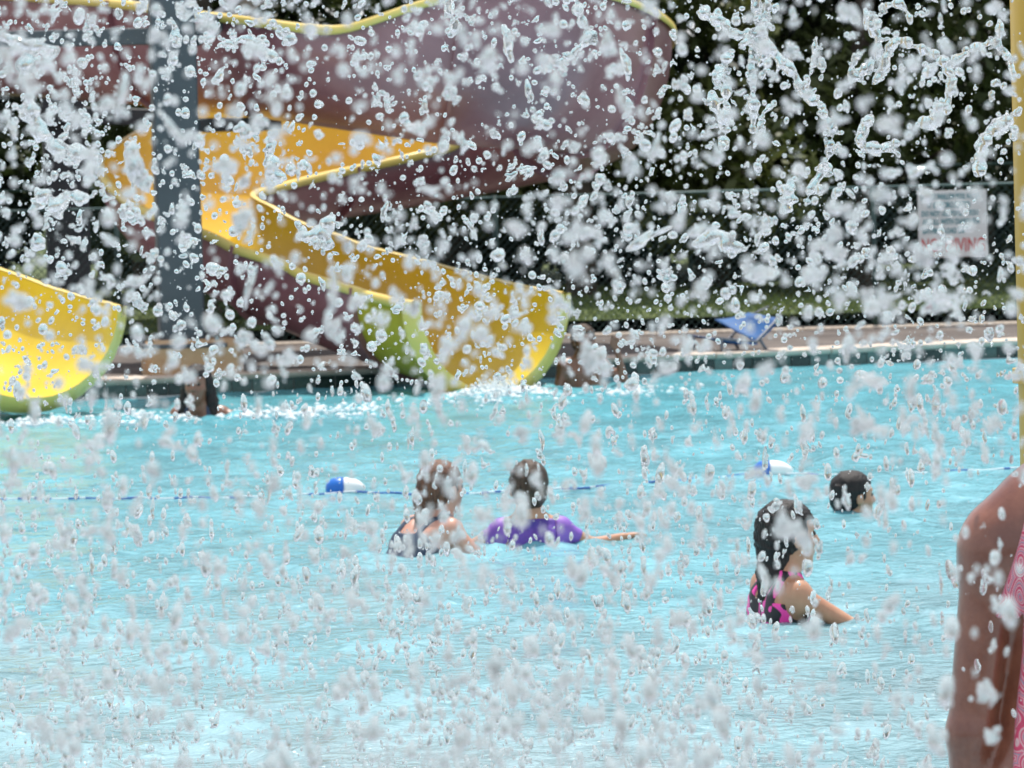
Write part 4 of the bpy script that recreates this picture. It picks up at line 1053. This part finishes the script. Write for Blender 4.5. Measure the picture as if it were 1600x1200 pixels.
manual = """145 40 30 42|297 20 60 32|115 135 32 32|44 130 58 34|8 85 34 100|189 150 30 75|250 61 38 34|400 75 34 34|425 150 32 55|388 213 42 48|213 262 50 80|205 335 44 46|66 322 64 30|270 200 28 46|358 257 34 24|380 352 36 58|287 325 24 30|294 388 40 26|422 240 26 42|125 340 18 26|729 24 34 34|648 40 62 46|793 68 28 60|760 100 34 30|871 100 52 34|949 66 52 30|979 100 30 54|827 142 22 38|972 160 28 56|598 150 40 54|706 148 34 34|712 210 40 60|648 199 46 20|841 190 40 26|1023 230 22 48|983 257 42 28|1013 370 78 26|932 372 40 32|1037 318 44 30|810 264 52 30|848 243 32 24|736 355 20 44|807 358 40 26|675 331 42 16|675 297 44 18
1421 98 30 26|1405 132 32 26|1560 17 42 34|1236 81 36 32|1438 260 50 26|1391 196 46 36|1249 270 32 24|1418 341 32 30|1381 304 44 24|1323 328 26 28|1448 304 50 30|1097 358 50 26|1306 365 26 30|1293 385 42 34|1567 341 26 28|1313 182 32 30|1240 20 22 20|1330 20 36 40|1285 100 18 24|1550 150 20 18|1150 330 28 24|1203 345 26 26|1075 180 26 20|1062 130 22 30
220 448 48 36|145 454 32 40|216 471 36 34|389 448 24 70|338 420 46 30|385 532 42 36|520 515 40 46|520 440 26 58|145 687 44 28|270 690 46 30|47 718 36 34|149 728 36 38|621 481 30 20|756 525 36 32|810 488 34 20|766 488 44 22|902 420 44 56|881 475 32 40|928 566 52 74|665 549 22 26|685 630 20 46|895 677 60 44|814 677 32 30|750 701 30 28|773 643 20 30
1094 454 28 28|1195 427 66 24|1310 400 50 34|1367 410 34 46|1431 400 44 30|1490 420 36 50|1475 475 76 44|1391 478 42 38|1270 430 44 30|1354 461 28 26|1161 603 40 28|1323 545 22 46|1364 596 52 24|1357 667 72 36|1465 684 24 52|1252 677 26 32|1269 762 44 48|1344 711 26 26|1240 828 62 54|1195 905 18 46|1175 962 24 24|808 782 34 30|836 748 36 26|955 898 32 46|98 836 30 58|1560 950 24 22|1545 1085 46 46|1550 1150 28 26|1552 1010 22 24|1545 905 16 16|1425 630 30 20|640 850 22 40|720 870 24 34|1210 790 26 24
30 470 50 30|60 380 40 26|330 480 30 22|450 560 46 26|560 470 30 24|600 330 24 34|480 260 20 28|560 90 26 30|340 120 30 26|90 20 40 30|20 200 26 40|160 300 44 32|240 400 36 26|100 420 40 24|500 380 26 20|870 320 40 26|960 430 30 34|1040 430 34 24|1120 240 26 36"""
nb_ = 0
for tok in manual.replace('\n', '|').split('|'):
    px, py, w, hg = map(float, tok.split())
    big_ = w * hg > 700
    D = rnd.uniform(2.9, 4.6) if (big_ and (px > 1050 or py > 560 or rnd.random() < .45)) else rnd.uniform(5.0, 9.5)
    if px > 1480 and py > 800: D = rnd.uniform(3.6, 5.2)
    if w > 30 and hg > 30:      # a cluster of two or three overlapping clots
        put_blob(px - w * .12, py - hg * .10, w * .78, hg * .82, D, 0); put_blob(px + w * .22, py + hg * .22, w * .5, hg * .55, D * 1.01, rnd.choice((0, 2))); nb_ += 2
    else: put_blob(px, py, w, hg, D, 1 if hg > w * 1.4 else None); nb_ += 1

# drawn out strands
def strand(lines, D, r, label, seed, k=.5):
    rs = np.random.RandomState(seed); pr = []; c0 = at(*lines[0][0], D); s = D / FPX
    allp = []
    for ln in lines:
        P = [np.array(at(px, py, D + dz * .004)) - np.array(c0) for (px, py), dz in zip(ln, np.cumsum(rs.normal(size=len(ln)) * 2))]
        Q = catmull(P, 5)
        rad = r * s * (1 + .35 * np.sin(np.arange(len(Q)) * .9 + rs.uniform(0, 6)) + .35 * rs.normal(size=len(Q))); rad = np.clip(rad, r * s * .35, r * s * 2.2)
        for i in range(len(Q) - 1):
            jit = rs.normal(size=3) * r * s * .35
            pr.append((Q[i] + jit * 0, Q[i + 1], rad[i], rad[i + 1], r * s * .8))
            if rs.rand() < .45:
                q = Q[i] + rs.normal(size=3) * r * s * 1.1; pr.append((q, q + rs.normal(size=3) * r * s * .6, r * s * rs.uniform(.4, .9), r * s * .4, r * s * .6))
    me = blob_mesh('water_strand', pr, max(r * s * .42, .0012), r * s * .16, seed)
    o = bpy.data.objects.new('water_strand', me); o.location = c0; tag(o, label, 'water splash', 'thin strands of flying water'); link(o)
strand([[(1095, 18), (1112, 28), (1128, 34), (1146, 52), (1168, 54), (1190, 44), (1198, 20), (1202, -6)], [(1190, 44), (1184, 20), (1180, -6)], [(1170, 50), (1178, 70), (1174, 100), (1176, 140), (1178, 170), (1177, 205)],
        [(1188, 48), (1200, 72), (1216, 92), (1234, 108), (1248, 132), (1256, 150)], [(1166, 58), (1182, 72), (1196, 84), (1186, 100)], [(1176, 62), (1190, 66), (1196, 76)]], 8.6, 5.2,
       'web of water with a wide knot in front of the dark trees', 1)
strand([[(1256, 150), (1272, 156), (1284, 166), (1290, 184), (1302, 204), (1297, 226), (1292, 250), (1282, 272), (1268, 296), (1262, 314)]], 8.8, 5, 'long strand of water running down from the wide knot', 2)
strand([[(1252, 146), (1264, 122), (1270, 96), (1275, 60)]], 8.7, 3.2, 'thin upright strand of water joining the long strand near its top', 3)
strand([[(1210, 160), (1194, 176), (1186, 200), (1178, 232)]], 8.9, 3, 'short slanting strand of water below the wide knot', 4)
strand([[(1142, 82), (1124, 108), (1118, 132), (1114, 156), (1124, 180), (1134, 204), (1130, 228)], [(1124, 108), (1136, 130), (1134, 160), (1138, 186)]], 9.1, 5, 'thick ragged strand of water to the left of the wide knot', 5)
strand([[(1352, 16), (1362, 42), (1372, 64), (1370, 88), (1350, 112), (1334, 122), (1330, 106)]], 8.5, 5, 'hooked strand of water with a curl at its lower end', 6)
strand([[(1370, 124), (1380, 104), (1388, 84), (1398, 62), (1416, 66), (1440, 76), (1462, 86), (1478, 104), (1487, 124), (1484, 148), (1477, 174)]], 8.3, 5.2, 'large arch shaped strand of water above the rules sign', 7)
strand([[(1486, 100), (1502, 88), (1522, 76), (1544, 66), (1562, 70), (1576, 92), (1584, 116)], [(1556, 68), (1562, 48), (1560, 28)]], 8.2, 4.6, 'branching strand of water reaching over to the yellow post', 8)
strand([[(1592, 172), (1570, 192), (1548, 208), (1534, 230), (1530, 256), (1534, 280)]], 8.2, 6.4, 'thick strand of water beside the yellow post', 9)
strand([[(1358, 186), (1350, 204), (1344, 224), (1366, 232), (1386, 230), (1402, 240)]], 8.6, 5, 'angular strand of water under the hooked one', 10)
strand([[(1440, 192), (1452, 190), (1462, 188), (1468, 178)]], 8.6, 6, 'short thick strand of water under the arch', 11)
strand([[(1236, 286), (1232, 306), (1226, 330)], [(1278, 270), (1290, 262)]], 8.9, 6, 'stubby strand of water level with the top of the fence', 12)
strand([[(1384, 8), (1406, 6), (1418, 22), (1422, 36)]], 8.4, 4.4, 'small strand of water at the upper edge above the arch', 13)
strand([[(40, 160), (52, 184), (64, 206), (82, 228), (106, 238), (132, 240), (154, 248)]], 6.8, 8, 'thick curved strand of water left of the tower post', 14)
strand([[(0, 52), (22, 66), (44, 72), (62, 74), (82, 84)], [(44, 72), (40, 100), (36, 124)]], 6.2, 8, 'heavy forked strand of water at the far left', 15)
strand([[(342, 72), (362, 66), (382, 62), (402, 66), (412, 82), (410, 104)]], 8.2, 5, 'curved strand of water right beside the tower post', 16)
strand([[(268, 30), (276, 60), (272, 84), (264, 104)]], 7.6, 4, 'thin strand of water in front of the top of the tower post', 17)
strand([[(704, -4), (702, 18), (712, 40), (704, 56)]], 8.4, 5, 'strand of water in front of the joint of the maroon slide', 18)
strand([[(898, -6), (904, 20), (916, 44), (926, 62)]], 8.6, 5, 'slanting strand of water in front of the rim of the maroon slide', 19)
strand([[(872, 98), (892, 86), (910, 70), (932, 58)]], 8.6, 4, 'upward slanting strand of water in front of the maroon slide', 20)
strand([[(420, 215), (422, 236), (430, 258), (436, 276), (428, 290)]], 8.8, 5, 'twisted strand of water in front of the yellow bend', 21)
strand([[(1090, 380), (1106, 372), (1124, 370), (1142, 382), (1158, 384)]], 7.2, 7, 'level strand of water in front of the fence', 22)
strand([[(60, 300), (84, 318), (108, 308), (130, 312)], [(84, 318), (92, 340)]], 7.0, 7, 'knotted strand of water left of the bend of the slide', 23)
strand([[(470, 372), (500, 360), (520, 340)], [(500, 360), (512, 380)]], 8.0, 6, 'small forked strand of water in front of the yellow chute', 24)

# weights by region of the spray (rows from the top, four columns)
WT = [[1.6, 1.3, 1.1, .9], [1.5, 1.1, .9, .9], [1.3, 1.2, 1.3, 1.1], [1.3, 1.2, 1.2, 1.1], [.8, .8, .7, .6], [1.2, 1.1, .8, .6], [1.5, 1.4, 1.1, .65], [1.5, 1.5, 1.3, .6]]
clx = [(rnd.uniform(-60, 1660), rnd.uniform(-60, 1260), rnd.uniform(40, 130)) for _ in range(60)]
def sample():
    while True:
        if rnd.random() < .35:
            c = rnd.choice(clx); px, py = rnd.gauss(c[0], c[2]), rnd.gauss(c[1], c[2])
        else: px, py = rnd.uniform(-90, 1690), rnd.uniform(-90, 1290)
        r_, c_ = min(max(int(py / 150), 0), 7), min(max(int(px / 400), 0), 3)
        if px < -90 or px > 1690 or py < -90 or py > 1290: continue
        if 1490 < px < 1610 and py > 760 and rnd.random() < .6: continue
        if rnd.random() < WT[r_][c_] / 1.6: return px, py
while nb_ < 276:
    px, py = sample()
    low = py > 600
    w = rnd.uniform(13, 26) if low else rnd.uniform(13, 24); hg = w * (rnd.uniform(1.0, 2.0) if low else rnd.uniform(.75, 1.4))
    D = rnd.uniform(3.0, 5.5) if rnd.random() < (.6 if low else .35) else rnd.uniform(5.5, 10.0)
    put_blob(px, py, w, hg, D); nb_ += 1

# the rest of the spray: thousands of drops, joined
low_v = []; 
for me in blob_me + small_me:      # small clots reuse the clump shapes
    co = np.empty(len(me.vertices) * 3, np.float32); me.vertices.foreach_get('co', co); co = co.reshape(-1, 3).copy()
    fi = np.empty(len(me.polygons) * 4, np.int32); me.loops.foreach_get('vertex_index', fi)
    low_v.append((co, fi.reshape(-1, 4)))
def spray(name, label, n, dist, seed, lod_small=2):
    V, Fq, n0 = [], [], 0; rs = np.random.RandomState(seed)
    for _ in range(n):
        px, py = sample(); D, rad, asp, tilt = dist(rs, px, py)
        c = at(px, py, D)
        if c.z < .02: continue
        pxs = 2 * rad * FPX / D
        q, f = drop_v[(2 if pxs > 11 else 1 if pxs > 4 else 0) if D > 6 else 1]; q = q[rs.randint(8)]
        A = rotz(rs.uniform(0, 6.28)); B = roty(tilt)
        v = (q @ A.T) * np.array([1, 1, asp]) * (2 * rad); v = v @ B.T + np.array(c)
        V.append(v); Fq.append(f + n0); n0 += len(v)
        if asp < 1.6 and rs.rand() < .22:     # a second bead touching the first
            d = rs.normal(size=3); d[1] *= .3; d *= rad * 1.5 / np.linalg.norm(d); v2 = v * 1.0; v2 = (v2 - np.array(c)) * rs.uniform(.5, .8) + np.array(c) + d
            V.append(v2); Fq.append(f + n0); n0 += len(v2)
    me = quads_mesh(name, np.concatenate(V), np.concatenate(Fq), M['water'], True)
    tag(link(bpy.data.objects.new(name, me)), label, 'water spray', kind='stuff')
def clots(name, label, n, seed):
    V, Fq, n0 = [], [], 0; rs = np.random.RandomState(seed)
    cs = low_v[18:]
    for _ in range(n):
        px, py = sample(); low = py > 600; D = rs.uniform(3.2, 5.5) if rs.rand() < .35 else rs.uniform(5.5, 10.5); c = at(px, py, D)
        if c.z < .05: continue
        i = rs.randint(18); q, f = cs[i]; w = rs.uniform(8, 19) * D / FPX; hh = w * (rs.uniform(1.1, 2.3) if low else rs.uniform(.7, 1.5))
        v = (q @ rotz(rs.uniform(0, 6.28)).T) @ roty(rs.uniform(-.2, .2) if low else rs.uniform(-1.5, 1.5)).T * np.array([w, w, hh]) + np.array(c)
        V.append(v); Fq.append(f + n0); n0 += len(v)
    me = quads_mesh(name, np.concatenate(V), np.concatenate(Fq), M['water'], True)
    tag(link(bpy.data.objects.new(name, me)), label, 'water spray', kind='stuff')
clots('small_clots', 'small torn clots of water scattered all through the spray', 1300, 9)
def dist_far(rs, px, py):
    D = 1 / rs.uniform(1 / 11.5, 1 / 6.5); low = py > 600
    rad = np.clip(math.exp(rs.normal(math.log(.0027), .5)), .0009, .0085)
    return D, rad * (.9 if low else 1.05), (rs.uniform(1.2, 2.6) if low else rs.uniform(.95, 1.5)), rs.normal() * (.15 if low else .5)
def dist_near(rs, px, py):
    D = 1 / rs.uniform(1 / 6.0, 1 / 2.9); low = py > 600
    rad = np.clip(math.exp(rs.normal(math.log(.0024), .38)), .0010, .0055)
    return D, rad, (rs.uniform(1.2, 2.4) if low else rs.uniform(.95, 1.4)), rs.normal() * (.15 if low else .5)
spray('spray', 'fine spray of sharp small drops hanging further off in the air over the pool', 9200, dist_far, 5)
spray('spray', 'soft out of focus drops of spray close in front of the pool', 4300, dist_near, 6)
def dist_mist(rs, px, py):
    return rs.uniform(6.0, 11.0), rs.uniform(.0004, .0011), 1.1 if py < 600 else 1.8, 0
spray('mist', 'finest mist of tiny droplets floating all through the spray', 7000, dist_mist, 8)
